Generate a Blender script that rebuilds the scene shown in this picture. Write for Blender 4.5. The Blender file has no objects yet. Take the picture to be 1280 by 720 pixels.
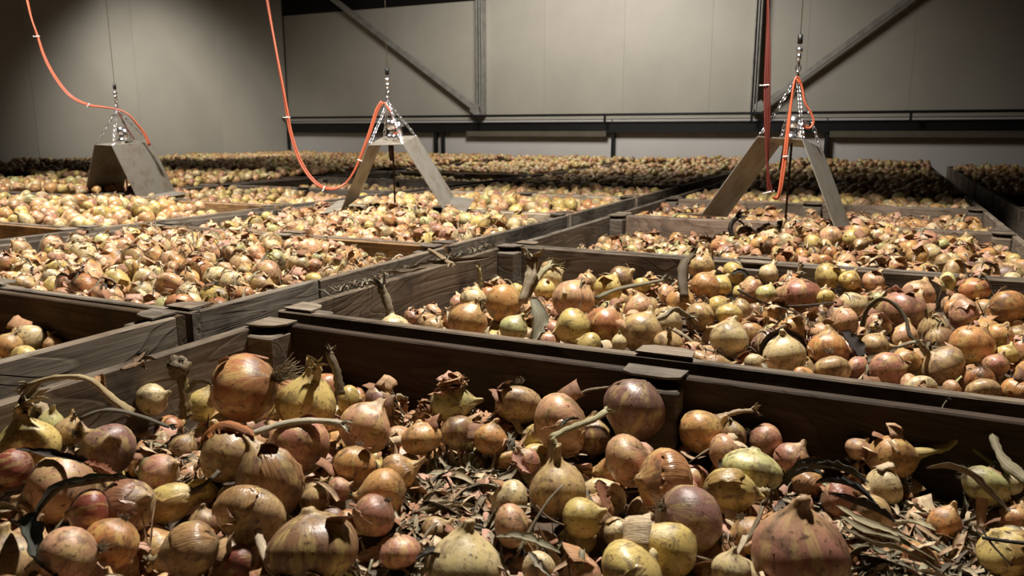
import bpy, math, random
import numpy as np
from mathutils import Vector, Matrix, noise

# ------------------------------------------------------------------ camera
FPX = 972.0
CAMZ = 1.6
PITCH = math.atan(195.0 / FPX)
YAW = math.radians(25.365)
sc = bpy.context.scene
col = sc.collection
cam_d = bpy.data.cameras.new('camera')
cam = bpy.data.objects.new('camera', cam_d)
col.objects.link(cam)
cam.location = (0, 0, CAMZ)
cam.rotation_euler = (math.pi / 2 - PITCH, 0, YAW)
cam_d.sensor_width = 36
cam_d.lens = FPX / 1280 * 36
cam_d.clip_end = 100
cam_d.dof.use_dof = True
cam_d.dof.focus_distance = 1.45
cam_d.dof.aperture_fstop = 9.0
sc.camera = cam

# ------------------------------------------------------------------ world, lamps, exposure
w = bpy.data.worlds.new('dim_hall')
sc.world = w
w.use_nodes = True
w.node_tree.nodes['Background'].inputs[0].default_value = (1, 0.95, 0.88, 1)
w.node_tree.nodes['Background'].inputs[1].default_value = 0.022


def spot(name, loc, target, power, cone, blend, size, colr=(1, .945, .86)):
    d = bpy.data.lights.new(name, 'SPOT')
    d.energy = power
    d.spot_size = math.radians(cone)
    d.spot_blend = blend
    d.shadow_soft_size = size
    d.color = colr
    o = bpy.data.objects.new(name, d)
    col.objects.link(o)
    o.location = loc
    o.rotation_euler = (Vector(target) - Vector(loc)).to_track_quat('-Z', 'Y').to_euler()
    return o


spot('lamp_above_near_crates', (-.85, 2.3, 4.1), (-1.0, 2.4, 1.2), 900, 97, .3, .10)
spot('lamp_above_side_crates', (-4.4, 2.6, 4.2), (-4.4, 2.7, 1.2), 760, 96, .35, .12)
spot('lamp_above_far_crates', (-3.6, 7.5, 4.4), (-3.9, 9.6, 1.6), 860, 134, .7, .8)
spot('lamp_above_far_side', (-7.0, 7.5, 3.7), (-8.9, 8.1, 1.6), 440, 94, .9, .3)
sc.view_settings.view_transform = 'Standard'
sc.view_settings.look = 'None'
sc.view_settings.exposure = 0.0
sc.view_settings.gamma = 1.0
sc.view_settings.use_curve_mapping = False

RIM = 1.2
R = random.Random(7)
rs = np.random.RandomState(11)

# ------------------------------------------------------------------ camera geometry helpers
Fw = np.array([0, math.cos(PITCH), -math.sin(PITCH)])
Uw = np.array([0, math.sin(PITCH), math.cos(PITCH)])
cs, sn = math.cos(YAW), math.sin(YAW)
Mz = np.array([[cs, -sn, 0], [sn, cs, 0], [0, 0, 1]])
FW = Mz @ Fw
UW = Mz @ Uw
RW = Mz @ np.array([1., 0, 0])
CAM = np.array([0, 0, CAMZ])


def ray(u, v):
    return FW + RW * ((u - 640) / FPX) + UW * ((360 - v) / FPX)


def on_z(u, v, z):
    r = ray(u, v)
    t = (z - CAMZ) / r[2]
    return CAM + r * t, t


def at_depth(u, v, d):
    return CAM + ray(u, v) * d


def on_y(u, v, y):
    r = ray(u, v)
    return CAM + r * (y / r[1])


def pix(P):
    d = np.asarray(P, float) - CAM
    f = d @ FW
    return 640 + FPX * (d @ RW) / f, 360 - FPX * (d @ UW) / f, f


def lin(c):
    return tuple(((x / 255) / 12.92 if x / 255 <= .04045 else ((x / 255 + .055) / 1.055) ** 2.4) for x in c)


# ------------------------------------------------------------------ materials
def new_mat(name):
    m = bpy.data.materials.new(name)
    m.use_nodes = True
    nt = m.node_tree
    b = nt.nodes['Principled BSDF']
    return m, nt, b


class NB:
    def __init__(s, nt):
        s.nt = nt

    def n(s, t, **k):
        x = s.nt.nodes.new(t)
        for a, v in k.items():
            setattr(x, a, v)
        return x

    def l(s, a, b):
        s.nt.links.new(a, b)

    def val(s, sock, v):
        if hasattr(v, 'links') or hasattr(v, 'is_linked'):
            s.l(v, sock)
        else:
            sock.default_value = v

    def math(s, op, a, b=0.0, clamp=False):
        x = s.n('ShaderNodeMath', operation=op, use_clamp=clamp)
        s.val(x.inputs[0], a)
        s.val(x.inputs[1], b)
        return x.outputs[0]

    def vmath(s, op, a, b=(0, 0, 0)):
        x = s.n('ShaderNodeVectorMath', operation=op)
        s.val(x.inputs[0], a)
        s.val(x.inputs[1], b)
        return x.outputs[0]

    def noise(s, vec, scale, detail=3, rough=.55, dist=0):
        x = s.n('ShaderNodeTexNoise')
        s.l(vec, x.inputs['Vector'])
        x.inputs['Scale'].default_value = scale
        x.inputs['Detail'].default_value = detail
        x.inputs['Roughness'].default_value = rough
        x.inputs['Distortion'].default_value = dist
        return x.outputs[0]

    def ramp(s, fac, stops):
        x = s.n('ShaderNodeValToRGB')
        s.l(fac, x.inputs[0])
        e = x.color_ramp.elements
        while len(e) < len(stops):
            e.new(.5)
        for i, (p, c) in enumerate(stops):
            e[i].position = p
            e[i].color = (c[0], c[1], c[2], 1) if hasattr(c, '__len__') else (c, c, c, 1)
        return x.outputs[0]

    def mix(s, fac, a, b, blend='MIX'):
        x = s.n('ShaderNodeMix', data_type='RGBA', blend_type=blend)
        s.val(x.inputs[0], fac)
        for i, v in ((6, a), (7, b)):
            if hasattr(v, 'is_linked'):
                s.l(v, x.inputs[i])
            else:
                x.inputs[i].default_value = (*v[:3], 1)
        return x.outputs[2]

    def bump(s, h, strength, dist, normal=None):
        x = s.n('ShaderNodeBump')
        s.l(h, x.inputs['Height'])
        x.inputs['Strength'].default_value = strength
        x.inputs['Distance'].default_value = dist
        if normal is not None:
            s.l(normal, x.inputs['Normal'])
        return x.outputs[0]


def onion_material(name, joined):
    m, nt, b = new_mat(name)
    q = NB(nt)
    loc = q.n('ShaderNodeAttribute', attribute_name='loc').outputs['Vector']
    if joined:
        tint = q.n('ShaderNodeAttribute', attribute_name='tint').outputs['Color']
        rnd = q.n('ShaderNodeAttribute', attribute_name='rnd').outputs['Fac']
    else:
        oi = q.n('ShaderNodeObjectInfo')
        tint = oi.outputs['Color']
        rnd = oi.outputs['Random']
    off = q.vmath('MULTIPLY', (1, 1, 1), (1, 1, 1))
    cmb = q.n('ShaderNodeCombineXYZ')
    q.l(q.math('MULTIPLY', rnd, 37.0), cmb.inputs[0])
    q.l(q.math('MULTIPLY', rnd, 91.0), cmb.inputs[1])
    q.l(q.math('MULTIPLY', rnd, 13.0), cmb.inputs[2])
    off = cmb.outputs[0]
    sep = q.n('ShaderNodeSeparateXYZ')
    q.l(loc, sep.inputs[0])
    c2 = q.n('ShaderNodeCombineXYZ')
    q.l(sep.outputs[0], c2.inputs[0])
    q.l(sep.outputs[1], c2.inputs[1])
    dirv = q.vmath('NORMALIZE', c2.outputs[0])
    # fine ribs running from root to neck
    sc1 = q.vmath('MULTIPLY', dirv, (15, 15, 15))
    c3 = q.n('ShaderNodeCombineXYZ')
    q.l(q.math('MULTIPLY', sep.outputs[2], .9), c3.inputs[2])
    lv = q.vmath('ADD', q.vmath('ADD', sc1, c3.outputs[0]), off)
    fine = q.noise(lv, 1.6, 4, .7)
    lv2 = q.vmath('ADD', q.vmath('ADD', q.vmath('MULTIPLY', dirv, (2.4, 2.4, 2.4)), c3.outputs[0]), off)
    broad = q.noise(lv2, 1.2, 3, .6)
    blot = q.noise(q.vmath('ADD', loc, off), 1.5, 5, .62, .6)
    spots = q.noise(q.vmath('ADD', loc, off), 6.0, 4, .65)
    c = tint
    dark = q.mix(1.0, c, (.62, .48, .40), 'MULTIPLY')
    c = q.mix(q.ramp(fine, [(.42, 0), (.72, .5)]), c, dark)
    # peeled skin showing paler, greener flesh below
    pale = q.mix(.55, c, lin((218, 196, 122)))
    c = q.mix(q.ramp(broad, [(.50, 0), (.60, .8)]), c, pale)
    # paler at the shoulder, darker at the root
    sh = q.ramp(q.math('ADD', q.math('MULTIPLY', sep.outputs[2], .5), .5), [(0.0, .65), (.25, 0), (.72, 0), (1.0, .5)])
    endc = q.mix(q.math('GREATER_THAN', sep.outputs[2], 0.0), lin((92, 68, 48)), lin((196, 170, 118)))
    c = q.mix(sh, c, endc)
    # grey-brown soil stains
    c = q.mix(q.ramp(blot, [(.50, 0), (.64, .72)]), c, lin((98, 74, 54)))
    c = q.mix(q.ramp(spots, [(.57, 0), (.66, .8)]), c, lin((70, 50, 36)))
    q.l(c, b.inputs['Base Color'])
    ro = q.math('ADD', q.math('MULTIPLY', blot, .62), .04)
    q.l(ro, b.inputs['Roughness'])
    b.inputs['Specular IOR Level'].default_value = .5
    bh = q.math('ADD', q.math('MULTIPLY', fine, .6), q.math('MULTIPLY', spots, .5))
    q.l(q.bump(bh, .5, .0016), b.inputs['Normal'])
    return m


MAT_ONION = onion_material('onion_skin', False)
MAT_ONION_HEAP = onion_material('onion_skin_heap', True)


def dry_material(name, joined, streak=.8, rough=.7):
    """dried leaves, stalks, skins: colour from the object or from the tint attribute"""
    m, nt, b = new_mat(name)
    q = NB(nt)
    if joined:
        tint = q.n('ShaderNodeAttribute', attribute_name='tint').outputs['Color']
        vec = q.n('ShaderNodeTexCoord').outputs['Object']
    else:
        oi = q.n('ShaderNodeObjectInfo')
        tint = oi.outputs['Color']
        cmb = q.n('ShaderNodeCombineXYZ')
        q.l(q.math('MULTIPLY', oi.outputs['Random'], 30.0), cmb.inputs[0])
        vec = q.vmath('ADD', q.n('ShaderNodeTexCoord').outputs['Object'], cmb.outputs[0])
    loc = q.n('ShaderNodeAttribute', attribute_name='loc').outputs['Vector']
    st = q.noise(q.vmath('MULTIPLY', loc, (1, 1, .12)), 4.0, 3, .7)
    bl = q.noise(vec, 60.0 if joined else 2.5, 4, .65)
    c = q.mix(q.ramp(st, [(.42, 0), (.62, streak)]), tint, q.mix(1.0, tint, (.45, .38, .33), 'MULTIPLY'))
    c = q.mix(q.ramp(bl, [(.52, 0), (.68, .6)]), c, q.mix(1.0, tint, (.35, .3, .27), 'MULTIPLY'))
    q.l(c, b.inputs['Base Color'])
    b.inputs['Roughness'].default_value = rough
    q.l(q.bump(st, .8, .002), b.inputs['Normal'])
    return m


MAT_DRY = dry_material('dry_leaf', False)
MAT_DRY_HEAP = dry_material('dry_leaf_litter', True, .5)
MAT_SKIN = dry_material('papery_skin', False, .4, rough=.3)


def wood_material():
    m, nt, b = new_mat('weathered_plank')
    q = NB(nt)
    oi = q.n('ShaderNodeObjectInfo')
    co = q.n('ShaderNodeTexCoord').outputs['Object']
    cmb = q.n('ShaderNodeCombineXYZ')
    q.l(q.math('MULTIPLY', oi.outputs['Random'], 23.0), cmb.inputs[0])
    q.l(q.math('MULTIPLY', oi.outputs['Random'], 7.0), cmb.inputs[1])
    v = q.vmath('ADD', co, cmb.outputs[0])
    vs = q.vmath('MULTIPLY', v, (1.3, 7, 7))
    wv = q.n('ShaderNodeTexNoise')
    q.l(vs, wv.inputs['Vector'])
    wv.inputs['Scale'].default_value = 1.3
    wv.inputs['Detail'].default_value = 1.5
    wv.inputs['Distortion'].default_value = .8
    rings = q.math('FRACT', q.math('MULTIPLY', wv.outputs[0], 11.0))
    rings = q.ramp(rings, [(0, .1), (.12, 1), (.8, .55), (1, .1)])
    grain = q.noise(q.vmath('MULTIPLY', v, (4, 90, 90)), 1.0, 3, .6)
    dirt = q.noise(v, 5.0, 5, .65)
    base = oi.outputs['Color']
    dk = q.mix(1.0, base, (.50, .43, .37), 'MULTIPLY')
    c = q.mix(rings, dk, base)
    c = q.mix(q.ramp(grain, [(.40, .6), (.6, 0)]), c, dk)
    c = q.mix(q.ramp(dirt, [(.46, 0), (.68, .75)]), c, lin((48, 40, 33)))
    q.l(c, b.inputs['Base Color'])
    b.inputs['Roughness'].default_value = .8
    b.inputs['Specular IOR Level'].default_value = .25
    h = q.math('ADD', q.math('MULTIPLY', grain, .6), q.math('MULTIPLY', rings, .4))
    q.l(q.bump(h, .6, .0025), b.inputs['Normal'])
    return m


MAT_WOOD = wood_material()


def plain(name, rgb, rough=.6, metal=0.0, nscale=0, namt=.25, bump=0, spec=.5):
    m, nt, b = new_mat(name)
    q = NB(nt)
    if nscale:
        v = q.n('ShaderNodeTexCoord').outputs['Object']
        n1 = q.noise(v, nscale, 4, .6)
        d = tuple(x * (1 - namt) for x in lin(rgb))
        q.l(q.mix(q.ramp(n1, [(.4, 0), (.65, 1)]), lin(rgb), d), b.inputs['Base Color'])
        if bump:
            q.l(q.bump(n1, bump, .003), b.inputs['Normal'])
    else:
        b.inputs['Base Color'].default_value = (*lin(rgb), 1)
    b.inputs['Roughness'].default_value = rough
    b.inputs['Metallic'].default_value = metal
    b.inputs['Specular IOR Level'].default_value = spec
    return m


MAT_PANEL = plain('wall_panel_paint', (168, 163, 152), .55, 0, 1.1, .10)
MAT_PANEL_LOW = plain('lower_panel_paint', (200, 196, 192), .5, 0, 1.1, .06)
MAT_STEEL = plain('galvanised_steel', (160, 158, 152), .5, .35, 9, .3)
MAT_DARKSTEEL = plain('dark_steel', (20, 20, 21), .5, .2, 5, .3)
MAT_SOFFIT = plain('brown_soffit', (96, 88, 74), .7, 0, 4, .2)
MAT_CONCRETE = plain('concrete', (110, 105, 98), .9, 0, 3, .3, .3)
MAT_CEIL = plain('dark_ceiling', (70, 70, 72), .8, 0, 2, .2)
MAT_CHAIN = plain('bright_zinc', (215, 215, 220), .22, .95)
MAT_CABLE = plain('orange_cable_sheath', (192, 98, 66), .42)
MAT_CABLE_RED = plain('rust_red_cable_sheath', (98, 38, 28), .45)
MAT_TIE = plain('white_nylon', (235, 235, 232), .4)
MAT_BLACK = plain('black_rubber', (22, 20, 20), .5)
MAT_ROD = plain('dull_brown_rod', (74, 58, 48), .55, .3)


def hood_material():
    m, nt, b = new_mat('stained_sheet_metal')
    q = NB(nt)
    v = q.n('ShaderNodeTexCoord').outputs['Object']
    a = q.noise(v, 9, 5, .65)
    s = q.noise(q.vmath('MULTIPLY', v, (1, 1, .3)), 30, 3, .6)
    c = q.mix(q.ramp(a, [(.45, 0), (.7, .8)]), lin((156, 150, 140)), lin((124, 104, 76)))
    c = q.mix(q.ramp(s, [(.6, 0), (.75, .6)]), c, lin((84, 80, 78)))
    q.l(c, b.inputs['Base Color'])
    b.inputs['Metallic'].default_value = .25
    q.l(q.math('ADD', q.math('MULTIPLY', a, .5), .2), b.inputs['Roughness'])
    return m


MAT_HOOD = hood_material()


# ------------------------------------------------------------------ mesh helpers
def mesh_from(name, V, Fc, mat=None, attrs=None, smooth=True):
    me = bpy.data.meshes.new(name)
    me.from_pydata([tuple(map(float, v)) for v in V], [], [tuple(map(int, f)) for f in Fc])
    if attrs:
        for an, (ty, dat) in attrs.items():
            a = me.attributes.new(an, ty, 'POINT')
            key = {'FLOAT_VECTOR': 'vector', 'FLOAT': 'value', 'FLOAT_COLOR': 'color'}[ty]
            a.data.foreach_set(key, np.asarray(dat, np.float32).ravel())
    if mat:
        me.materials.append(mat)
    if smooth:
        me.polygons.foreach_set('use_smooth', [True] * len(me.polygons))
    me.update()
    return me


def put(name, me, parent=None, color=None, loc=None, rot=None, scale=None):
    o = bpy.data.objects.new(name, me)
    col.objects.link(o)
    if parent is not None:
        o.parent = parent
    if color is not None:
        o.color = (*color[:3], 1)
    if loc is not None:
        o.location = loc
    if rot is not None:
        o.rotation_euler = rot
    if scale is not None:
        o.scale = scale
    return o


def tag(o, label=None, cat=None, group=None, kind=None):
    for k, v in (('label', label), ('category', cat), ('group', group), ('kind', kind)):
        if v:
            o[k] = v
    return o


def box_geo(sx, sy, sz, bev=.002, off=(0, 0, 0)):
    """box with chamfered edges, centred on off"""
    hx, hy, hz = sx / 2, sy / 2, sz / 2
    b = min(bev, hx * .4, hy * .4, hz * .4)
    V, idx = [], {}
    for X in (-1, 1):
        for Y in (-1, 1):
            for Z in (-1, 1):
                for ax in range(3):
                    p = [X * (hx - b), Y * (hy - b), Z * (hz - b)]
                    p[ax] = (X * hx, Y * hy, Z * hz)[ax]
                    idx[(X, Y, Z, ax)] = len(V)
                    V.append([p[i] + off[i] for i in range(3)])
    F = []
    for ax in range(3):
        o1, o2 = [(1, 2), (2, 0), (0, 1)][ax]
        for s in (-1, 1):
            quad = []
            for a, c in ((-1, -1), (1, -1), (1, 1), (-1, 1)):
                k = [0, 0, 0]
                k[ax] = s
                k[o1] = a
                k[o2] = c
                quad.append(idx[(*k, ax)])
            F.append(quad if s > 0 else quad[::-1])
    for ax in range(3):                         # edge chamfers
        o1, o2 = [(1, 2), (2, 0), (0, 1)][ax]
        for a in (-1, 1):
            for c in (-1, 1):
                q = []
                for e, fa in ((-1, o1), (-1, o2), (1, o2), (1, o1)):
                    k = [0, 0, 0]
                    k[ax] = e
                    k[o1] = a
                    k[o2] = c
                    q.append(idx[(*k, fa)])
                F.append(q if a * c > 0 else q[::-1])
    for X in (-1, 1):
        for Y in (-1, 1):
            for Z in (-1, 1):
                t = [idx[(X, Y, Z, i)] for i in range(3)]
                F.append(t if X * Y * Z > 0 else t[::-1])
    return V, F


def join_geo(*gs):
    V, F = [], []
    for v, f in gs:
        k = len(V)
        V += list(v)
        F += [[i + k for i in q] for q in f]
    return V, F


def frames(pts):
    pts = [np.asarray(p, float) for p in pts]
    out = []
    up = np.array([0, 0, 1.])
    prev = None
    for i in range(len(pts)):
        a = pts[max(i - 1, 0)]
        b = pts[min(i + 1, len(pts) - 1)]
        t = b - a
        t /= (np.linalg.norm(t) + 1e-9)
        if prev is None:
            r = np.cross(t, up)
            if np.linalg.norm(r) < .1:
                r = np.cross(t, [1., 0, 0])
        else:
            r = prev - t * (prev @ t)
        r /= (np.linalg.norm(r) + 1e-9)
        prev = r
        out.append((t, r, np.cross(r, t)))
    return pts, out


def smooth_path(P, n):
    P = [np.asarray(p, float) for p in P]
    if len(P) < 3:
        return [P[0] + (P[-1] - P[0]) * i / (n - 1) for i in range(n)]
    Q = [2 * P[0] - P[1]] + P + [2 * P[-1] - P[-2]]
    out = []
    m = len(P) - 1
    for i in range(n):
        s = i / (n - 1) * m
        k = min(int(s), m - 1)
        t = s - k
        a, b, c, d = Q[k], Q[k + 1], Q[k + 2], Q[k + 3]
        out.append(.5 * ((2 * b) + (c - a) * t + (2 * a - 5 * b + 4 * c - d) * t * t + (3 * b - a - 3 * c + d) * t ** 3))
    return out


def tube_geo(path, rad, sides=8, flat=1.0, ribs=0.0, twist=0.0, seed=0, rag=0.0):
    """swept tube; rad: number or list; flat: thickness across; ribs: ridges along it. Returns V, F, loc"""
    pts, fr = frames(path)
    n = len(pts)
    if not hasattr(rad, '__len__'):
        rad = [rad] * n
    rr = random.Random(seed)
    ribp = [1 + ribs * rr.uniform(-1, 1) for _ in range(sides)]
    V, F, L = [], [], []
    for i, (p, (t, r, u)) in enumerate(zip(pts, fr)):
        for k in range(sides):
            a = 2 * math.pi * k / sides + twist * i / n
            q = rad[i] * ribp[k] * (1 + rag * rr.uniform(-1, 1))
            V.append(p + r * math.cos(a) * q + u * math.sin(a) * q * flat)
            L.append((math.cos(a), math.sin(a), i / n * 6))
    for i in range(n - 1):
        for k in range(sides):
            a, b = i * sides + k, i * sides + (k + 1) % sides
            F.append((a, b, b + sides, a + sides))
    F.append(tuple(range(sides))[::-1])
    F.append(tuple(range((n - 1) * sides, n * sides)))
    return V, F, L


def ribbon_geo(path, width, curl=.4, across=4, seed=0, thick=.0006, ragged=.25):
    """leaf strip with thickness, cupped across and ragged along its edges"""
    pts, fr = frames(path)
    n = len(pts)
    rr = random.Random(seed)
    tw = rr.uniform(-.8, .8)
    V, F, L = [], [], []
    for side in (0, 1):
        for i, (p, (t, r, u)) in enumerate(zip(pts, fr)):
            s = i / (n - 1)
            ww = (width[i] if hasattr(width, '__len__') else width * (1 - .75 * abs(2 * s - .85) ** 2.2))
            ww = max(ww, .0008)
            a0 = tw * s * 2
            r2 = r * math.cos(a0) + u * math.sin(a0)
            u2 = -r * math.sin(a0) + u * math.cos(a0)
            j1 = random.Random(seed * 31 + i).uniform(-ragged, ragged)
            for k in range(across):
                x = (k / (across - 1) - .5) * ww * (1 + (j1 if k in (0, across - 1) else 0))
                z = curl * ww * (2 * k / (across - 1) - 1) ** 2 + (side * thick)
                V.append(p + r2 * x + u2 * z)
                L.append((x / .004, side, s * 6))
    m = n * across
    for i in range(n - 1):
        for k in range(across - 1):
            a = i * across + k
            F.append((a, a + 1, a + 1 + across, a + across))
            F.append((m + a, m + a + across, m + a + 1 + across, m + a + 1))
    bd = [i * across for i in range(n)] + [(n - 1) * across + k for k in range(1, across)] + \
         [i * across + across - 1 for i in range(n - 2, -1, -1)] + [k for k in range(across - 2, 0, -1)]
    for a, b in zip(bd, bd[1:] + bd[:1]):
        F.append((a, m + a, m + b, b))
    return V, F, L


# ------------------------------------------------------------------ the hall
XL, XR, YB, YF = -9.4, 5.2, 10.8, -4.0


def struct(name, V, F, mat, parent=None, loc=None, smooth=False):
    o = put(name, mesh_from(name, V, F, mat, smooth=smooth), parent, loc=loc)
    if parent is None:
        o['kind'] = 'structure'
    return o


struct('floor', *box_geo(XR - XL + .6, YB - YF + .6, .1, 0, ((XL + XR) / 2, (YB + YF) / 2, -.05)), MAT_CONCRETE)
struct('ceiling', *box_geo(XR - XL + .6, YB - YF + .6, .1, 0, ((XL + XR) / 2, (YB + YF) / 2, 5.15)), MAT_CEIL)
struct('wall_right', *box_geo(.1, YB - YF + .6, 5.1, 0, (XR + .1, (YB + YF) / 2, 2.55)), MAT_PANEL)
struct('wall_front', *box_geo(XR - XL, .1, 5.1, 0, ((XL + XR) / 2, YF - .05, 2.55)), MAT_PANEL)
wl = struct('wall_left', *box_geo(.1, YB - YF + .4, 5.1, 0, (XL - .09, (YB + YF) / 2, 2.55)), MAT_SOFFIT)
pm = mesh_from('panel', *box_geo(.04, 1.4985, 5.08, .0012), MAT_PANEL, smooth=False)
yy = YB - .03 - 1.5 / 2
while yy > YF:
    put('panel', pm, wl, loc=(XL - .02, yy, 2.55))
    yy -= 1.5
wb = struct('wall_back', *box_geo(XR - XL + .2, .1, 5.1, 0, ((XL + XR) / 2, YB + .09, 2.55)), MAT_SOFFIT)
ZT = 3.52
pm2 = mesh_from('panel', *box_geo(1.1988, .04, ZT - 1.78, .0012), MAT_PANEL, smooth=False)
x = XL + .6
while x < XR:
    put('panel', pm2, wb, loc=(x, YB + .02, (ZT + 1.78) / 2))
    x += 1.2
# lower white panels between the black uprights
xs = [XL, -6.40, -3.55, -.70, 2.15, XR]
for a, b in zip(xs[:-1], xs[1:]):
    put('lower_panel', mesh_from('lower_panel', *box_geo(b - a - .012, .04, 1.76, .003, ((a + b) / 2, YB + .02, .89)), MAT_PANEL_LOW, smooth=False), wb)


def zb(v, u=760):
    return float(on_y(u, v, YB - .12)[2])


def wx(u, y=YB - .12):
    return float(on_y(u, 160, y)[0])


n_tr = [0]


def trim(V, F, mat):
    n_tr[0] += 1
    return struct('trim_%d' % n_tr[0], V, F, mat)


# long dark girder: web, two flanges; a thin rail above it; grey strip between
zt, zbm = zb(153), zb(165)
L0, L1 = XL + .02, XR - .02
g = trim(*box_geo(L1 - L0, .05, zt - zbm, .004, ((L0 + L1) / 2, YB - .06, (zt + zbm) / 2)), MAT_DARKSTEEL)
for z in (zt, zbm):
    struct('flange', *box_geo(L1 - L0, .07, .022, .003, ((L0 + L1) / 2, YB - .06, z)), MAT_DARKSTEEL, g)
zr = zb(143.5)
trim(*box_geo(L1 - L0, .05, .035, .003, ((L0 + L1) / 2, YB - .17, zr)), MAT_DARKSTEEL)
for a, b in ((-5.85, -3.60), (-.66, XR - .02)):            # brown soffit strips below the girder
    trim(*box_geo(b - a, .06, zb(164) - zb(171), .003, ((a + b) / 2, YB - .07, (zb(164) + zb(171)) / 2)), MAT_SOFFIT)
for u, ww in ((357, .03), (542, .05), (551, .04), (765, .045), (1034, .05)):      # black uprights below
    xx = wx(u)
    trim(*box_geo(ww, .06, zbm - .01, .003, (xx, YB - .05, (zbm - .01) / 2)), MAT_DARKSTEEL)
for u in (602, 758, 940, 1137):                            # small hangers between rail and girder
    xx = wx(u)
    trim(*box_geo(.03, .03, zr - zt, .002, (xx, YB - .2, (zr + zt) / 2)), MAT_DARKSTEEL)
# steel columns with bracing
for u, ww in ((602, .085), (941, .07)):
    xx = wx(u, YB - .08)
    g = trim(*box_geo(ww * .25, .12, 5.1 - zr, .003, (xx, YB - .08, (5.1 + zr) / 2)), MAT_STEEL)
    for s in (-1, 1):
        struct('flange', *box_geo(ww * .22, .14, 5.1 - zr, .003, (xx + s * ww / 2, YB - .08, (5.1 + zr) / 2)), MAT_STEEL, g)


def brace(p0, p1, ww):
    p0, p1 = Vector(p0), Vector(p1)
    d = p1 - p0
    p1 = p1 + d * .25
    V, F = box_geo((p1 - p0).length, .05, ww, .004)
    o = trim(V, F, MAT_STEEL)
    o.location = (p0 + p1) / 2
    o.rotation_euler = (0, -math.atan2(d.z, d.x), 0)
    V, F = box_geo(ww * 1.9, .02, ww * 1.9, .003)
    g2 = struct('gusset_plate', V, F, MAT_STEEL, o)
    g2.location = (-(p1 - p0).length / 2, -.03, 0)


YC = YB - .10
brace(on_y(596, 137, YC), on_y(418, 0, YC), .085)
brace(on_y(950, 134, YC), on_y(1134, 0, YC), .07)
# dark eaves beam along the top of the back wall
trim(*box_geo(XR - XL, .08, 1.56, .01, ((XL + XR) / 2, YB + .02, ZT + .78 + .02)), MAT_DARKSTEEL)
# unseen beam added overhead to cast the shade band across the crates
trim(*box_geo(XR - XL, .36, .3, .01, ((XL + XR) / 2, 7.18, 3.75)), MAT_DARKSTEEL)

# ------------------------------------------------------------------ crates
TH = .024
GREY = lin((140, 130, 118))
GREYS = [lin(c) for c in ((142, 132, 118), (128, 119, 108), (150, 138, 122), (118, 110, 100), (134, 121, 105))]
TANS = [lin(c) for c in ((178, 142, 100), (186, 152, 112), (164, 132, 96))]
_bc = {}


def board_mesh(L, T, H, seed=0):
    k = (round(L, 3), T, H, seed % 3)
    if k not in _bc:
        rr = random.Random(seed)
        n = 9
        V, F = [], []
        ph = rr.uniform(0, 9)
        for i in range(n):
            s = i / (n - 1)
            x = (s - .5) * L
            e = .0022 * noise.noise(Vector((x * 6 + ph, 0, 0)))
            b = .003
            zt_, zb_ = H / 2 + e, -H / 2 + e * .6
            h = T / 2
            V += [(x, -h, zb_ + b), (x, -h, zt_ - b), (x, -h + b, zt_), (x, h - b, zt_), (x, h, zt_ - b), (x, h, zb_ + b), (x, h - b, zb_), (x, -h + b, zb_)]
        for i in range(n - 1):
            for j in range(8):
                a, c = i * 8 + j, i * 8 + (j + 1) % 8
                F.append((a, a + 8, c + 8, c))
        F.append(tuple(range(8)))
        F.append(tuple(range((n - 1) * 8, n * 8))[::-1])
        _bc[k] = mesh_from('plank', V, F, MAT_WOOD, smooth=False)
    return _bc[k]


def cap_mesh(kind):
    if ('cap', kind) in _bc:
        return _bc[('cap', kind)]
    if kind == 'corner':
        o = [(0, 0), (.078, 0), (.078, .035), (.062, .058), (.035, .068), (0, .07)]
    else:
        o = [(-.052, 0), (.052, 0), (.048, .042), (.025, .054), (-.03, .054), (-.05, .042)]
    V = [(a, b, 0) for a, b in o] + [(a, b, .004) for a, b in o]
    n = len(o)
    F = [tuple(range(n))[::-1], tuple(range(n, 2 * n))] + [(i, (i + 1) % n, n + (i + 1) % n, n + i) for i in range(n)]
    _bc[('cap', kind)] = mesh_from('cap_plate', V, F, MAT_WOOD, smooth=False)
    return _bc[('cap', kind)]


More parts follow.
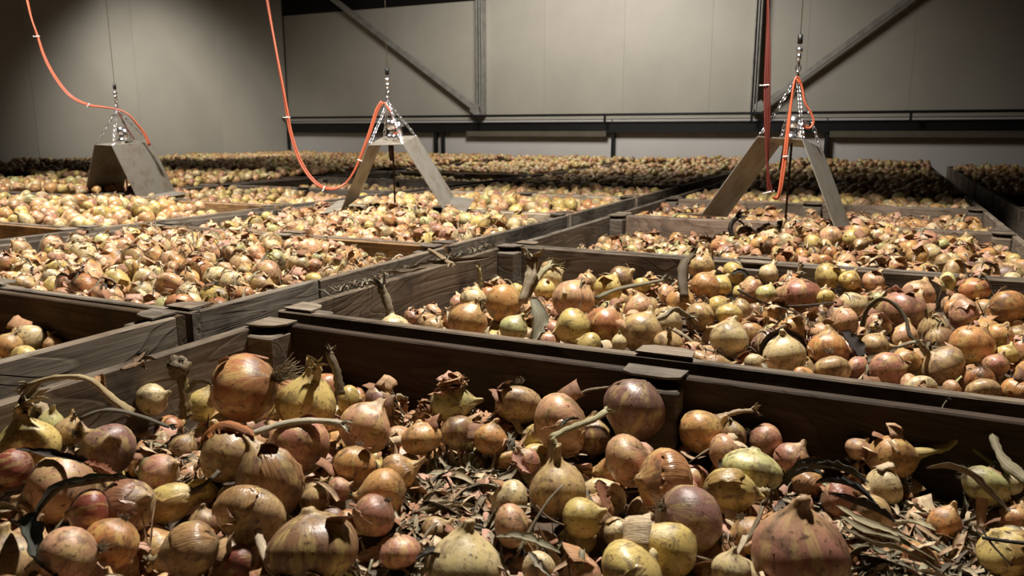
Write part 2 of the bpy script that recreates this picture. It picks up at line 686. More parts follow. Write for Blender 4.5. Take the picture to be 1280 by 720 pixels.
def crate(x0, x1, y0, y1, label, full=(), tan=(), seed=0, split=(), lowdet=False, dark=None):
    """full: sides ('w','e','s','n') planked to the floor; tan: sides of fresh wood; split: side boards in two lengths"""
    rr = random.Random(seed + 100)
    e = bpy.data.objects.new('wooden_crate', None)
    col.objects.link(e)
    e.location = ((x0 + x1) / 2, (y0 + y1) / 2, 0)
    tag(e, label, 'crate', 'wooden crates of onions')
    W, D = x1 - x0, y1 - y0
    cx, cy = e.location.x, e.location.y
    BH = .19
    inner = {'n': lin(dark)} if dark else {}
    for side in 'snwe':
        tiers = 6 if side in full else 2
        for t in range(tiers):
            z = RIM - BH / 2 - t * (BH + .008)
            colr = rr.choice(TANS) if side in tan else rr.choice(GREYS)
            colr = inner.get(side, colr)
            if side in 'sn':
                Lb = W
                yc = (-D / 2 + TH / 2) if side == 's' else (D / 2 - TH / 2)
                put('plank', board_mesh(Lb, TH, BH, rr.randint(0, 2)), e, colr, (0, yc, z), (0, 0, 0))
            else:
                Lb = D - 2 * TH - .002
                xc = (-W / 2 + TH / 2) if side == 'w' else (W / 2 - TH / 2)
                if side in split and t == 0:
                    cut = .38
                    gp = .010
                    La, Lc = Lb * cut - gp / 2, Lb * (1 - cut) - gp / 2
                    put('plank', board_mesh(La, TH, BH, 0), e, rr.choice(GREYS), (xc, -Lb / 2 + La / 2, z), (0, 0, math.pi / 2))
                    put('plank', board_mesh(Lc, TH, BH, 1), e, rr.choice(GREYS), (xc, Lb / 2 - Lc / 2, z - .002), (0, 0, math.pi / 2))
                else:
                    put('plank', board_mesh(Lb, TH, BH, rr.randint(0, 2)), e, colr, (xc, 0, z), (0, 0, math.pi / 2))
    pw = .065
    pm_ = _bc.setdefault('post', mesh_from('corner_post', *box_geo(pw, pw, RIM - .012, .004, (0, 0, (RIM - .012) / 2)), MAT_WOOD, smooth=False))
    mm_ = _bc.setdefault('mid', mesh_from('middle_post', *box_geo(.10, .045, RIM - .012, .004, (0, 0, (RIM - .012) / 2)), MAT_WOOD, smooth=False))
    for sx in (-1, 1):
        for sy in (-1, 1):
            put('corner_post', pm_, e, rr.choice(GREYS), (sx * (W / 2 - TH - pw / 2 - .001), sy * (D / 2 - TH - pw / 2 - .001), 0))
            if not lowdet:
                put('cap_plate', cap_mesh('corner'), e, rr.choice(GREYS), (sx * (W / 2 - .012), sy * (D / 2 - .006), RIM + .0035), None, (-sx, -sy, 1))
    for sy in (-1, 1):
        put('middle_post', mm_, e, rr.choice(GREYS), (0, sy * (D / 2 - TH - .024), 0))
        if not lowdet:
            put('cap_plate', cap_mesh('mid'), e, rr.choice(GREYS), (0, sy * (D / 2 - .004), RIM + .0035), None, (1, -sy, 1))
    if 's' in full or 'e' in full or 'w' in full or not lowdet:
        put('bottom_board', mesh_from('bottom_board', *box_geo(W - 2 * TH - .01, D - 2 * TH - .01, .02, .002, (0, 0, .12)), MAT_WOOD, smooth=False), e, GREY)
    return e


def sstep(a, b, x):
    t = min(1, max(0, (x - a) / (b - a)))
    return t * t * (3 - 2 * t)


def gauss(x, y, cx, cy, sx, sy=None):
    sy = sy or sx
    return math.exp(-((x - cx) / sx) ** 2 - ((y - cy) / sy) ** 2)


CR = []   # x0,x1,y0,y1, surface fn, label, kwargs, tier


def surf_front(x, y):
    return 1.085 + .008 * noise.noise(Vector((x * 4, y * 4, 0)))


def surf_c2(x, y):
    return 1.075 + .075 * sstep(-.95, -.3, x) + .02 * noise.noise(Vector((x * 4, y * 4, 3)))


def surf_c3(x, y):
    return 1.09 + .075 * sstep(-.85, -.35, x) + .06 * gauss(x, y, -.1, 3.15, .35, .3) - .02 * sstep(.1, .5, x)


def surf_c4(x, y):
    return 1.14 + .03 * noise.noise(Vector((x * 2, y * 2, 5)))


def surf_l1(x, y):
    return 1.07 + .03 * gauss(x, y, -1.9, .7, .3)


def surf_l2(x, y):
    return 1.165 + .05 * gauss(x, y, -2.1, 1.9, .4, .35) - .06 * gauss(x, y, -1.45, 2.4, .3, .25) + .015 * noise.noise(Vector((x * 4, y * 4, 8)))


def surf_l3(x, y):
    return 1.165 + .055 * gauss(x, y, -1.95, 3.1, .45, .3) - .02 * gauss(x, y, -1.45, 3.5, .3, .25)


def surf_ll2(x, y):
    return 1.18 + .05 * gauss(x, y, -3.9, 2.7, .6, .4) - .12 * gauss(x, y, -3.1, 3.25, .3, .35)


def surf_low(x, y):
    return 1.05


def surf_std(h):
    return lambda x, y: h + .03 * noise.noise(Vector((x * 1.7, y * 1.7, h * 9)))


CX = {'R': (.66, 2.38), 'C': (-1.20, .50), 'L': (-2.87, -1.385), 'LL': (-4.60, -3.0), 'L3': (-6.30, -4.68), 'L4': (-7.95, -6.35), 'L5': (-9.30, -8.02)}
YC_ = [(.06, 1.262), (1.335, 2.50), (2.525, 3.66), (3.69, 4.72), (4.76, 5.86), (5.9, 7.0), (7.04, 8.14), (8.18, 9.28), (9.32, 10.42)]
YL_ = [(.05, 1.215), (1.235, 2.385), (2.41, 3.58), (3.61, 4.72), (4.76, 5.86), (5.9, 7.0), (7.04, 8.14), (8.18, 9.28), (9.32, 10.42)]
YLL = [(1.0, 2.15), (2.175, 3.33), (3.36, 4.5), (4.53, 5.67), (5.7, 6.84), (6.87, 8.0), (8.04, 9.18), (9.22, 10.42)]
ordn = ['nearest', 'second', 'third', 'fourth', 'fifth', 'sixth', 'seventh', 'eighth', 'ninth']

hC = [surf_front, surf_c2, surf_c3, surf_c4, surf_std(1.17), surf_std(1.18), surf_std(1.2), surf_std(1.21), surf_std(1.24)]
lC = ['dark front crate with the largest onions spread along its tall inner board',
      'second dark crate behind the big front one, onions mounded above its near rim',
      'crate holding the mound of onions under the hanging metal sheet with brown staining',
      'crate just behind the brown-stained hanging sheet, low board along its aisle side',
      'crate fifth from the camera in the row that ends at the aisle',
      'shaded crate sixth from the camera in the row beside the aisle',
      'crate seventh from the camera in the row beside the aisle',
      'crate eighth from the camera in the row beside the aisle',
      'last crate of the aisle-side row, against the back wall']
for i, (a, b) in enumerate(YC_):
    CR.append([(-1.19, -1.225, -1.20)[min(i, 2)], (.55, .56, .50)[min(i, 2)], a, b, hC[i], lC[i], dict(full='e', seed=i, dark=((72, 58, 46), (118, 106, 92), (150, 130, 114), (140, 124, 108), None)[min(i, 4)]), 'C%d' % i])  # front crate's far board coloured darker, its unlit shade put into the wood
hL = [surf_l1, surf_l2, surf_l3, surf_std(1.17), surf_std(1.17), surf_std(1.18), surf_std(1.2), surf_std(1.21), surf_std(1.24)]
lL = ['half empty grey crate at the frame edge with a bare dark inner board',
      'brightly lit grey crate heaped with pale onions, swirling knots on its long side',
      'crate of pale onions under the middle hanging sheet with a whitish rim board',
      'crate with a whitish rim directly behind the middle hanging sheet',
      'shaded fifth crate in the row that passes under the middle hanging sheet',
      'sixth crate in the row that passes under the middle hanging sheet',
      'seventh crate in the row that passes under the middle hanging sheet',
      'eighth crate in the row that passes under the middle hanging sheet',
      'last crate by the back wall in the row under the middle hanging sheet']
tanL = ['', 'n', '', '', '', '', '', '', '']
for i, (a, b) in enumerate(YL_):
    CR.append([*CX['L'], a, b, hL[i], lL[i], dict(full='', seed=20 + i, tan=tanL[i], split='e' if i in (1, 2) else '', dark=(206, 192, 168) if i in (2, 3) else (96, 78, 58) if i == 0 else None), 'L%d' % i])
hLL = [surf_low, surf_ll2, surf_std(1.16), surf_std(1.13), surf_std(1.12), surf_std(1.2), surf_std(1.21), surf_std(1.24)]
lLL = ['nearly empty crate with a bare orange-tan inner board',
       'crate of small pale onions under the square grey hanging sheet',
       'third crate of the row holding the square grey hanging sheet',
       'fourth crate of the row holding the square grey hanging sheet',
       'fifth crate of the row holding the square grey hanging sheet',
       'sixth crate of the row holding the square grey hanging sheet',
       'seventh crate of the row holding the square grey hanging sheet',
       'last crate by the back wall in the row of the square grey hanging sheet']
for i, (a, b) in enumerate(YLL):
    CR.append([*CX['LL'], a, b, hLL[i], lLL[i], dict(seed=40 + i, tan='n' if i in (0, 1) else '', lowdet=i > 2), 'M%d' % i])
for ci, (cn, desc) in enumerate((('L3', 'third row of crates from the side wall'), ('L4', 'second row of crates from the side wall'), ('L5', 'row of crates along the side wall'))):
    for i, (a, b) in enumerate(YLL):
        if i < 1 + ci:
            continue
        CR.append([*CX[cn], a, b, surf_std(1.15 + .025 * min(i, 4)), 'far crate, %s in the %s' % (ordn[i - 1 - ci], desc), dict(seed=60 + 10 * ci + i, lowdet=True), '%s%d' % (cn, i)])
for i, (a, b) in enumerate(YC_):
    if i < 3:
        continue
    lab = 'crate beyond the aisle with dark side boards, %s of its row' % ordn[i - 3]
    CR.append([*CX['R'], a + .1, b + .1, surf_std(1.02) if i in (3, 4) else surf_std(1.2), lab, dict(full='ws' if i != 6 else 'ws', seed=90 + i), 'R%d' % i])

CRD = {}
for c in CR:
    CRD[c[7]] = c
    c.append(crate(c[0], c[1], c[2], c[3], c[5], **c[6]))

# ------------------------------------------------------------------ onion shapes
PROF = [(-.93, 0), (-.955, .09), (-.91, .20), (-.80, .50), (-.55, .82), (-.2, .98), (.15, .985), (.45, .86), (.68, .64), (.84, .42), (.96, .25), (1.10, .165), (1.26, .12), (1.30, 0)]


def profile(n, zs=1., rs_=1., neck=1., sh=0.):
    pts = []
    P = [np.array((z, r)) for z, r in PROF]
    raw = smooth_path(P, n)
    for z, r in raw:
        if z > .84:
            z = .84 + (z - .84) * neck
        r = max(r, 0) * rs_ * (1 - sh * max(0, z) * .35)
        pts.append((z * zs, r))
    pts[0] = (pts[0][0], 0)
    pts[-1] = (pts[-1][0], 0)
    return pts


SHAPES = [dict(), dict(zs=.82, neck=.6), dict(zs=1.12, rs_=.9), dict(zs=1.0, neck=1.5, sh=.35), dict(zs=.9, neck=.4), dict(zs=1.05, rs_=.93, neck=1.2, sh=.5), dict(zs=.74, rs_=1.03, neck=.5), dict(zs=1.2, rs_=.8, neck=1.1)]


def onion_geo(k, nu, nv):
    """returns V (n,3), faces, loc"""
    pr = profile(nv, **SHAPES[k])
    V = []
    bend = Vector((math.cos(k * 2.1), math.sin(k * 2.1)))
    for i, (z, r) in enumerate(pr):
        if i in (0, nv - 1):
            V.append((bend.x * .10 * max(0, z - .8), bend.y * .10 * max(0, z - .8), z))
            continue
        for j in range(nu):
            a = 2 * math.pi * j / nu
            d = Vector((math.cos(a), math.sin(a), 0))
            q = noise.noise(Vector((d.x * .9 + k * 5, d.y * .9, z * .8)))
            lob = .03 * math.cos(a * (3 + k % 3) + k)
            rr = r * (1 + .11 * q + lob * (r))
            if z > .9:
                rr *= 1 + .35 * noise.noise(Vector((d.x * 3 + k, d.y * 3, z * 2)))
            bz = max(0, z - .7) ** 1.5 * .45
            V.append((d.x * rr + bend.x * bz, d.y * rr + bend.y * bz, z * (1 + .05 * q)))
    F = []
    for j in range(nu):
        F.append((0, 1 + (j + 1) % nu, 1 + j))
    for i in range(nv - 3):
        for j in range(nu):
            a = 1 + i * nu + j
            b = 1 + i * nu + (j + 1) % nu
            F.append((a, b, b + nu, a + nu))
    last = len(V) - 1
    base = 1 + (nv - 3) * nu
    for j in range(nu):
        F.append((base + j, base + (j + 1) % nu, last))
    return np.array(V), F


OM = []
for k in range(len(SHAPES)):
    V, F = onion_geo(k, 26, 20)
    OM.append(mesh_from('onion', V, F, MAT_ONION, {'loc': ('FLOAT_VECTOR', V)}))


def skin_mesh(k, shp):
    """a torn piece of papery skin standing off the bulb"""
    rr = random.Random(k * 7 + 1)
    a0, span = 0, rr.uniform(1.3, 2.4)
    z0, z1 = rr.choice([(-.5, .75), (.0, .9), (-.8, .4)])
    nu, nv = 16, 12
    pr = profile(40, **SHAPES[shp])
    zs_ = SHAPES[shp].get('zs', 1.)
    zz = np.array([p[0] for p in pr])
    rp = np.array([p[1] for p in pr])
    V, L = [], []
    for side in (0, 1):
        for i in range(nv):
            s = i / (nv - 1)
            z = z0 + (z1 - z0) * s
            for j in range(nu):
                t = j / (nu - 1)
                rag = .42 * noise.noise(Vector((t * 5, s * 1.5, k * 3.)))
                ss = (s - .5) * (1 + (rag if j else 0) * (1 if abs(s - .5) > .3 else .3)) + .5
                z = z0 + (z1 - z0) * ss
                a = a0 + span * (t + .22 * noise.noise(Vector((s * 4, k, t * 2))) - .5)
                lift = 1.005 + .13 * max(0, abs(t - .5) * 2 - .7) ** 1.3 * (1 + rr.uniform(-.1, .1)) + .03 * max(0, s - .75) + .02 * noise.noise(Vector((a * 4, z * 4, k)))
                d = Vector((math.cos(a), math.sin(a), 0))
                z *= zs_
                q = noise.noise(Vector((d.x * .9 + shp * 5, d.y * .9, z * .8)))
                r0 = float(np.interp(z, zz, rp))
                r = r0 * (1 + .11 * q + .03 * math.cos(a * (3 + shp % 3) + shp) * r0) * lift + .012 - side * .010
                V.append((r * d.x, r * d.y, z * (1 + .05 * q)))
                L.append((math.cos(a) * 2.5, math.sin(a) * 2.5, z * 2))
    m = nu * nv
    F = []
    for i in range(nv - 1):
        for j in range(nu - 1):
            a = i * nu + j
            F.append((a, a + 1, a + 1 + nu, a + nu))
            F.append((m + a, m + a + nu, m + a + nu + 1, m + a + 1))
    bd = [j for j in range(nu)] + [i * nu + nu - 1 for i in range(1, nv)] + [(nv - 1) * nu + j for j in range(nu - 2, -1, -1)] + [i * nu for i in range(nv - 2, 0, -1)]
    for a, b in zip(bd, bd[1:] + bd[:1]):
        F.append((a, m + a, m + b, b))
    return mesh_from('loose_skin', V, F, MAT_SKIN, {'loc': ('FLOAT_VECTOR', L)})


SKINS = [[skin_mesh(k + 11 * sh, sh) for k in range(4)] for sh in range(len(SHAPES))]


def roots_mesh(k, big=1.):
    rr = random.Random(k + 50)
    V, F, L = [], [], []
    for q in range(34 if big < 1.2 else 90):
        a = rr.uniform(0, 2 * math.pi)
        sp = rr.uniform(.1, .9)
        ln = rr.uniform(.25, .6) * big
        p = np.array([math.cos(a) * .12 * rr.random(), math.sin(a) * .12 * rr.random(), -.93])
        path = [p]
        d = np.array([math.cos(a) * sp, math.sin(a) * sp, -1.])
        d /= np.linalg.norm(d)
        for s in range(4):
            d = d + np.array([rr.uniform(-.5, .5), rr.uniform(-.5, .5), rr.uniform(-.3, .3 if big < 1.2 else .05)])
            d /= np.linalg.norm(d)
            path.append(path[-1] + d * ln / 4)
        v, f, l = tube_geo(path, [.016, .014, .011, .009, .005], 3, seed=q)
        n0 = len(V)
        V += v
        F += [[i + n0 for i in x] for x in f]
        L += l
    return mesh_from('roots', V, F, MAT_DRY, {'loc': ('FLOAT_VECTOR', L)})


ROOTS = [roots_mesh(0), roots_mesh(1), roots_mesh(2, .6), roots_mesh(3, 1.7)]


def stalk_mesh(k):
    """dried, ribbed, twisted stalk growing out of the neck of a unit onion"""
    rr = random.Random(k + 200)
    ln = [.35, .6, .9, 1.5, .5, 2.2][k % 6]
    b = np.array([math.cos(SHAPES_B[0]), math.sin(SHAPES_B[0]), 0])
    p = np.array([0, 0, .98])
    d = np.array([0, 0, 1.])
    path = [p]
    turn = np.array([rr.uniform(-1, 1), rr.uniform(-1, 1), rr.uniform(-.6, .1)])
    n = 9
    for i in range(n):
        d = d + turn * (.28 + .1 * rr.random()) * min(1, .6 + ln / 3) * (1 if i > 1 else .3)
        d /= np.linalg.norm(d)
        path.append(path[-1] + d * ln / n)
    rad = [.19 - .09 * (i / n) ** .6 + (.04 * rr.uniform(-1, 1) if i > 1 else 0) for i in range(n + 1)]
    rad[-1] *= 1.25
    v, f, l = tube_geo(path, rad, 10, .72, .32, twist=rr.uniform(-2, 2), seed=k, rag=.08)
    V, F, L = list(v), [list(x) for x in f], list(l)
    # frayed ends
    for q in range(5):
        e = path[-1] + np.array([rr.uniform(-.06, .06) for _ in range(3)])
        pp = [e - d * .1]
        dd = d.copy()
        for s in range(3):
            dd = dd + np.array([rr.uniform(-.7, .7) for _ in range(3)])
            dd /= np.linalg.norm(dd)
            pp.append(pp[-1] + dd * .09)
        v, f, l = ribbon_geo(pp, .10, .5, 3, seed=q + k * 9, thick=.01)
        n0 = len(V)
        V += v
        F += [[i + n0 for i in x] for x in f]
        L += l
    return mesh_from('neck', V, F, MAT_DRY, {'loc': ('FLOAT_VECTOR', L)})


SHAPES_B = [0]
NECKS = [stalk_mesh(k) for k in range(12)]

PAL = {
    'amber': (200, 152, 98), 'copper': (180, 122, 84), 'peach': (212, 165, 130), 'pink': (188, 134, 114), 'yellow': (208, 184, 112),
    'green': (194, 192, 134), 'cream': (216, 196, 152), 'tan': (184, 152, 112), 'brown': (142, 108, 80), 'mauve': (142, 108, 98), 'red': (140, 74, 60),
    'orange': (200, 142, 90)}
PALN = {k: lin(v) for k, v in PAL.items()}
PW = ['amber'] * 5 + ['copper'] * 4 + ['peach'] * 4 + ['pink'] * 3 + ['yellow'] * 3 + ['green'] + ['cream'] * 3 + ['tan'] * 4 + ['brown'] * 2 + ['mauve'] + ['orange'] * 2
PWPALE = ['cream'] * 5 + ['yellow'] * 4 + ['peach'] * 5 + ['amber'] * 3 + ['pink'] * 2 + ['green'] + ['tan'] * 3 + ['copper'] * 2
WORD = {'amber': 'amber', 'copper': 'copper-brown', 'peach': 'peach-coloured', 'pink': 'pinkish', 'yellow': 'yellow', 'green': 'pale green', 'cream': 'cream-coloured', 'tan': 'tan', 'brown': 'dull brown', 'mauve': 'purplish brown', 'red': 'dark red', 'orange': 'orange-brown'}

# hero onions read off the photograph: u, v, radius px, colour, shape, neck screen angle, toward camera, z (None: default), features, label
# features: r roots, R big roots, k loose skin, n short neck, N long neck
H1 = [
    (305, 485, 43, 'copper', 0, 200, -.15, 1.165, 'R', 'big copper-brown onion with a bristly root tuft, highest beside the corner post'),
    (384, 503, 37, 'yellow', 3, 75, .2, 1.15, 'nk', 'olive-yellow onion with a short twisted neck standing up beside the bristly rooted one'),
    (190, 499, 20, 'cream', 0, 20, .2, 1.13, 'k', 'small pale onion half wrapped in orange skin near the upright muddy stem'),
    (252, 506, 21, 'yellow', 2, 60, .1, 1.12, '', 'small yellowish onion tucked behind the big bristly rooted one'),
    (36, 556, 36, 'yellow', 3, 95, .2, 1.13, 'n', 'yellow onion with papery neck at the frame edge below the long curled stalk'),
    (62, 531, 19, 'green', 5, 80, .1, 1.14, '', 'small shiny yellow-green pear-shaped onion leaning on its yellow neighbour'),
    (86, 540, 20, 'tan', 5, 70, 0, 1.11, 'n', 'small rough brown onion with a knobbly crumpled top'),
    (135, 562, 34, 'mauve', 3, 150, 0, 1.12, 'n', 'purplish brown ribbed onion under the long curled stalk'),
    (75, 612, 43, 'peach', 0, 200, .2, 1.12, 'k', 'large peach onion with a bright spot above the twisted dark leaf'),
    (201, 590, 23, 'pink', 0, 30, .1, 1.11, '', 'small dull pink onion with peeling flecks among dark leaves'),
    (112, 640, 30, 'red', 1, 180, .5, 1.11, '', 'dark red smooth onion below the twisted dark leaf'),
    (160, 632, 34, 'mauve', 0, 20, .3, 1.12, 'kr', 'onion with silvery papery skin beside the dark red one'),
    (212, 628, 30, 'yellow', 7, 25, .1, 1.12, 'Nk', 'yellow-green onion with its thick wilted neck bent over'),
    (84, 694, 37, 'peach', 0, 190, .3, 1.12, '', 'pinkish peach onion below the dark red smooth one'),
    (140, 680, 33, 'orange', 0, 250, .3, 1.11, 'n', 'orange-tan onion between two larger ones near the bottom corner'),
    (236, 688, 37, 'tan', 5, 195, .2, 1.12, 'nk', 'olive tan onion with a thick crumpled neck pointing sideways'),
    (287, 567, 37, 'tan', 0, 120, 0, 1.13, 'k', 'greyish tan onion under a curled cap of torn orange skin'),
    (372, 558, 40, 'pink', 0, 150, -.2, 1.13, 'r', 'speckled pinkish onion with wispy roots in front'),
    (337, 600, 45, 'brown', 2, 110, 0, 1.13, 'k', 'large two-tone onion, brown with an olive-yellow side'),
    (313, 643, 43, 'tan', 1, 260, .8, 1.13, 'k', 'tan onion with a pale shredded neck drooping over its front'),
    (393, 686, 57, 'brown', 1, 100, -.1, 1.12, '', 'very large brown streaked onion at the bottom edge'),
    (457, 535, 34, 'peach', 0, 60, -.1, 1.13, '', 'smooth glossy peach onion against the dark board shadow'),
    (443, 583, 27, 'amber', 0, 260, .3, 1.12, 'r', 'glossy amber onion with a drooping root thread on top'),
    (498, 592, 25, 'amber', 3, 20, 0, 1.11, 'k', 'amber onion with pale peeling edge beside the leaf litter'),
    (478, 616, 31, 'amber', 0, 190, .1, 1.12, 'n', 'shiny golden amber onion with a bright spot, neck turned aside'),
    (527, 548, 26, 'amber', 1, 100, 0, 1.12, 'r', 'amber onion crossed by a thin dark crack line'),
    (572, 542, 23, 'brown', 0, 300, .2, 1.11, 'k', 'brownish onion with ragged skin in the row under the dark board'),
    (613, 550, 22, 'orange', 0, 80, 0, 1.11, 'r', 'small orange-brown onion with a shiny top in the back row'),
    (475, 503, 23, 'mauve', 1, 20, 0, 1.12, 'n', 'mauve brown onion lying against the long dark board'),
    (436, 500, 18, 'yellow', 1, 0, 0, 1.12, '', 'small lemon-yellow onion between two larger ones at the board'),
    (565, 504, 27, 'green', 2, 0, 0, 1.12, 'k', 'long yellow-green onion lying on its side against the dark board'),
    (648, 506, 30, 'tan', 1, 265, .5, 1.12, 'n', 'tan onion with its dried neck hanging down towards the camera'),
    (700, 530, 41, 'peach', 1, 200, 0, 1.13, 'k', 'broad smooth peach onion under the forked green stem'),
    (794, 512, 40, 'mauve', 0, 250, -.1, 1.15, '', 'big muddy purple-brown onion just under the middle post cap'),
    (741, 546, 25, 'brown', 0, 90, -.2, 1.08, 'r', 'dirty dark onion half hidden behind the forked stem'),
    (698, 612, 38, 'tan', 3, 100, 0, 1.13, 'k', 'yellowish tan onion whose long thin neck rises into the forked stem'),
    (785, 576, 35, 'peach', 1, 20, .1, 1.13, '', 'glossy peach onion below the big muddy purple-brown one'),
    (830, 604, 42, 'copper', 1, 170, .2, 1.13, 'k', 'large copper-red striped onion with bright streaks'),
    (861, 651, 43, 'mauve', 0, 330, -.3, 1.12, 'r', 'large grey-brown onion with its matted root disc facing sideways'),
    (834, 686, 38, 'yellow', 5, 150, .1, 1.12, 'n', 'greenish yellow onion with tapering neck below the grey-brown one'),
    (790, 716, 45, 'yellow', 1, 40, 0, 1.12, 'k', 'pale yellow onion cut off by the bottom edge beside the greenish one'),
    (998, 692, 60, 'pink', 0, 95, .1, 1.13, '', 'largest onion of all, half mauve and half muddy brown'),
    (940, 588, 37, 'green', 6, 80, .0, 1.125, '', 'smooth bright green onion without brown skin'),
    (913, 613, 31, 'yellow', 2, 0, .2, 1.125, 'Nk', 'yellow-tan onion with its fleshy neck bent downwards below the bright green one'),
    (877, 539, 29, 'amber', 0, 30, .1, 1.13, '', 'glossy amber onion against the dark board with a stalk pointing aside'),
    (918, 545, 17, 'brown', 2, 100, 0, 1.1, 'n', 'small brown onion in shadow behind the glossy amber one'),
    (957, 552, 22, 'pink', 0, 330, .2, 1.11, 'r', 'small hairy-rooted pink onion near the dark board'),
    (990, 575, 23, 'pink', 0, 60, .3, 1.11, 'k', 'pink onion under a ragged orange skin flake'),
    (906, 567, 24, 'peach', 1, 10, 0, 1.1, '', 'peach onion behind the smooth bright green one'),
    (1116, 573, 31, 'amber', 5, 5, .0, 1.135, '', 'golden onion with a long stalk curving upward, alone near the dark board'),
    (1232, 608, 27, 'green', 2, 325, .1, 1.13, '', 'long pale green onion lying slanted under a brown leaf'),
    (1072, 561, 15, 'peach', 0, 50, 0, 1.10, '', 'small pale onion behind the golden one with the long stalk'),
    (728, 647, 26, 'yellow', 0, 20, .2, 1.11, '', 'yellow-green onion crossed by a thin bent twig'),
    (773, 667, 20, 'cream', 0, 20, 0, 1.09, 'k', 'small cream onion hidden among torn skins'),
    (637, 628, 29, 'cream', 1, 160, .1, 1.11, 'k', 'cream-coloured cracked onion at the edge of the leaf litter'),
    (640, 657, 28, 'peach', 1, 10, .1, 1.11, '', 'pale pink onion behind the crossing dry twig'),
    (580, 710, 47, 'cream', 0, 90, -.1, 1.12, '', 'large cream-yellow onion cut by the bottom edge under a mouldy leaf'),
    (467, 645, 27, 'pink', 0, 230, 0, 1.1, 'kr', 'dull pink onion beside the thin stem bundle'),
    (394, 626, 19, 'tan', 2, 80, 0, 1.09, 'k', 'small tan onion wedged behind the large two-tone one'),
    (424, 612, 16, 'pink', 0, 20, 0, 1.09, 'r', 'very small pinkish onion with hairy roots by the amber pair'),
    (16, 585, 24, 'red', 0, 200, .1, 1.09, 'k', 'dark reddish onion cut off at the frame edge'),
    (10, 706, 41, 'tan', 0, 100, .1, 1.11, '', 'large dim tan onion in the bottom corner under the dark leaf'),
    (1258, 690, 36, 'yellow', 1, 120, .1, 1.11, 'k', 'pale yellow onion crossed by thin black stems near the bottom corner'),
    (1090, 642, 24, 'tan', 2, 330, 0, 1.11, 'k', 'long tan onion beneath streaming dried leaves'),
    (914, 713, 24, 'cream', 0, 90, .1, 1.11, '', 'small cream onion at the bottom edge beside the largest one'),
    (1010, 605, 20, 'copper', 0, 45, 0, 1.09, 'k', 'copper-brown onion buried under dark green leaf shreds'),
    (1050, 625, 24, 'pink', 0, 10, 0, 1.09, 'k', 'pinkish onion buried in litter near the black fallen leaf'),
    (1105, 610, 26, 'cream', 1, 190, .1, 1.105, 'k', 'flat cream onion with torn papery crown below the golden one'),
    (1180, 655, 22, 'orange', 2, 60, 0, 1.09, 'k', 'orange-brown onion in a dark hollow of the litter'),
    (1270, 650, 20, 'copper', 0, 60, 0, 1.1, 'k', 'copper-brown onion at the frame edge under crossed stems'),
    (1262, 604, 15, 'cream', 0, 40, 0, 1.11, '', 'tiny whitish onion beside the long slanted green one'),
    (660, 577, 17, 'pink', 2, 120, 0, 1.1, 'k', 'small pink onion in a cracked skin by the leaf litter'),
    (255, 655, 20, 'brown', 0, 100, 0, 1.09, 'r', 'small dark brown onion in the gap behind the drooping neck one'),
    (300, 705, 24, 'red', 0, 200, 0, 1.09, 'k', 'reddish onion in deep shade at the bottom edge'),
    (230, 560, 18, 'brown', 0, 60, 0, 1.09, 'k', 'small brown onion buried in dark green leaf scraps'),
    (500, 690, 26, 'pink', 1, 100, 0, 1.09, 'k', 'pink onion smothered by torn pinkish skins at the bottom'),
    (545, 665, 20, 'tan', 0, 30, 0, 1.08, 'k', 'tan onion nearly buried in the brown leaf litter'),
    (1050, 700, 24, 'brown', 0, 100, 0, 1.08, 'k', 'dull brown onion beneath a bundle of pale strands'),
    (1150, 705, 28, 'copper', 1, 30, 0, 1.08, 'k', 'copper onion in the shadowed bottom corner under streaming leaves'),
]
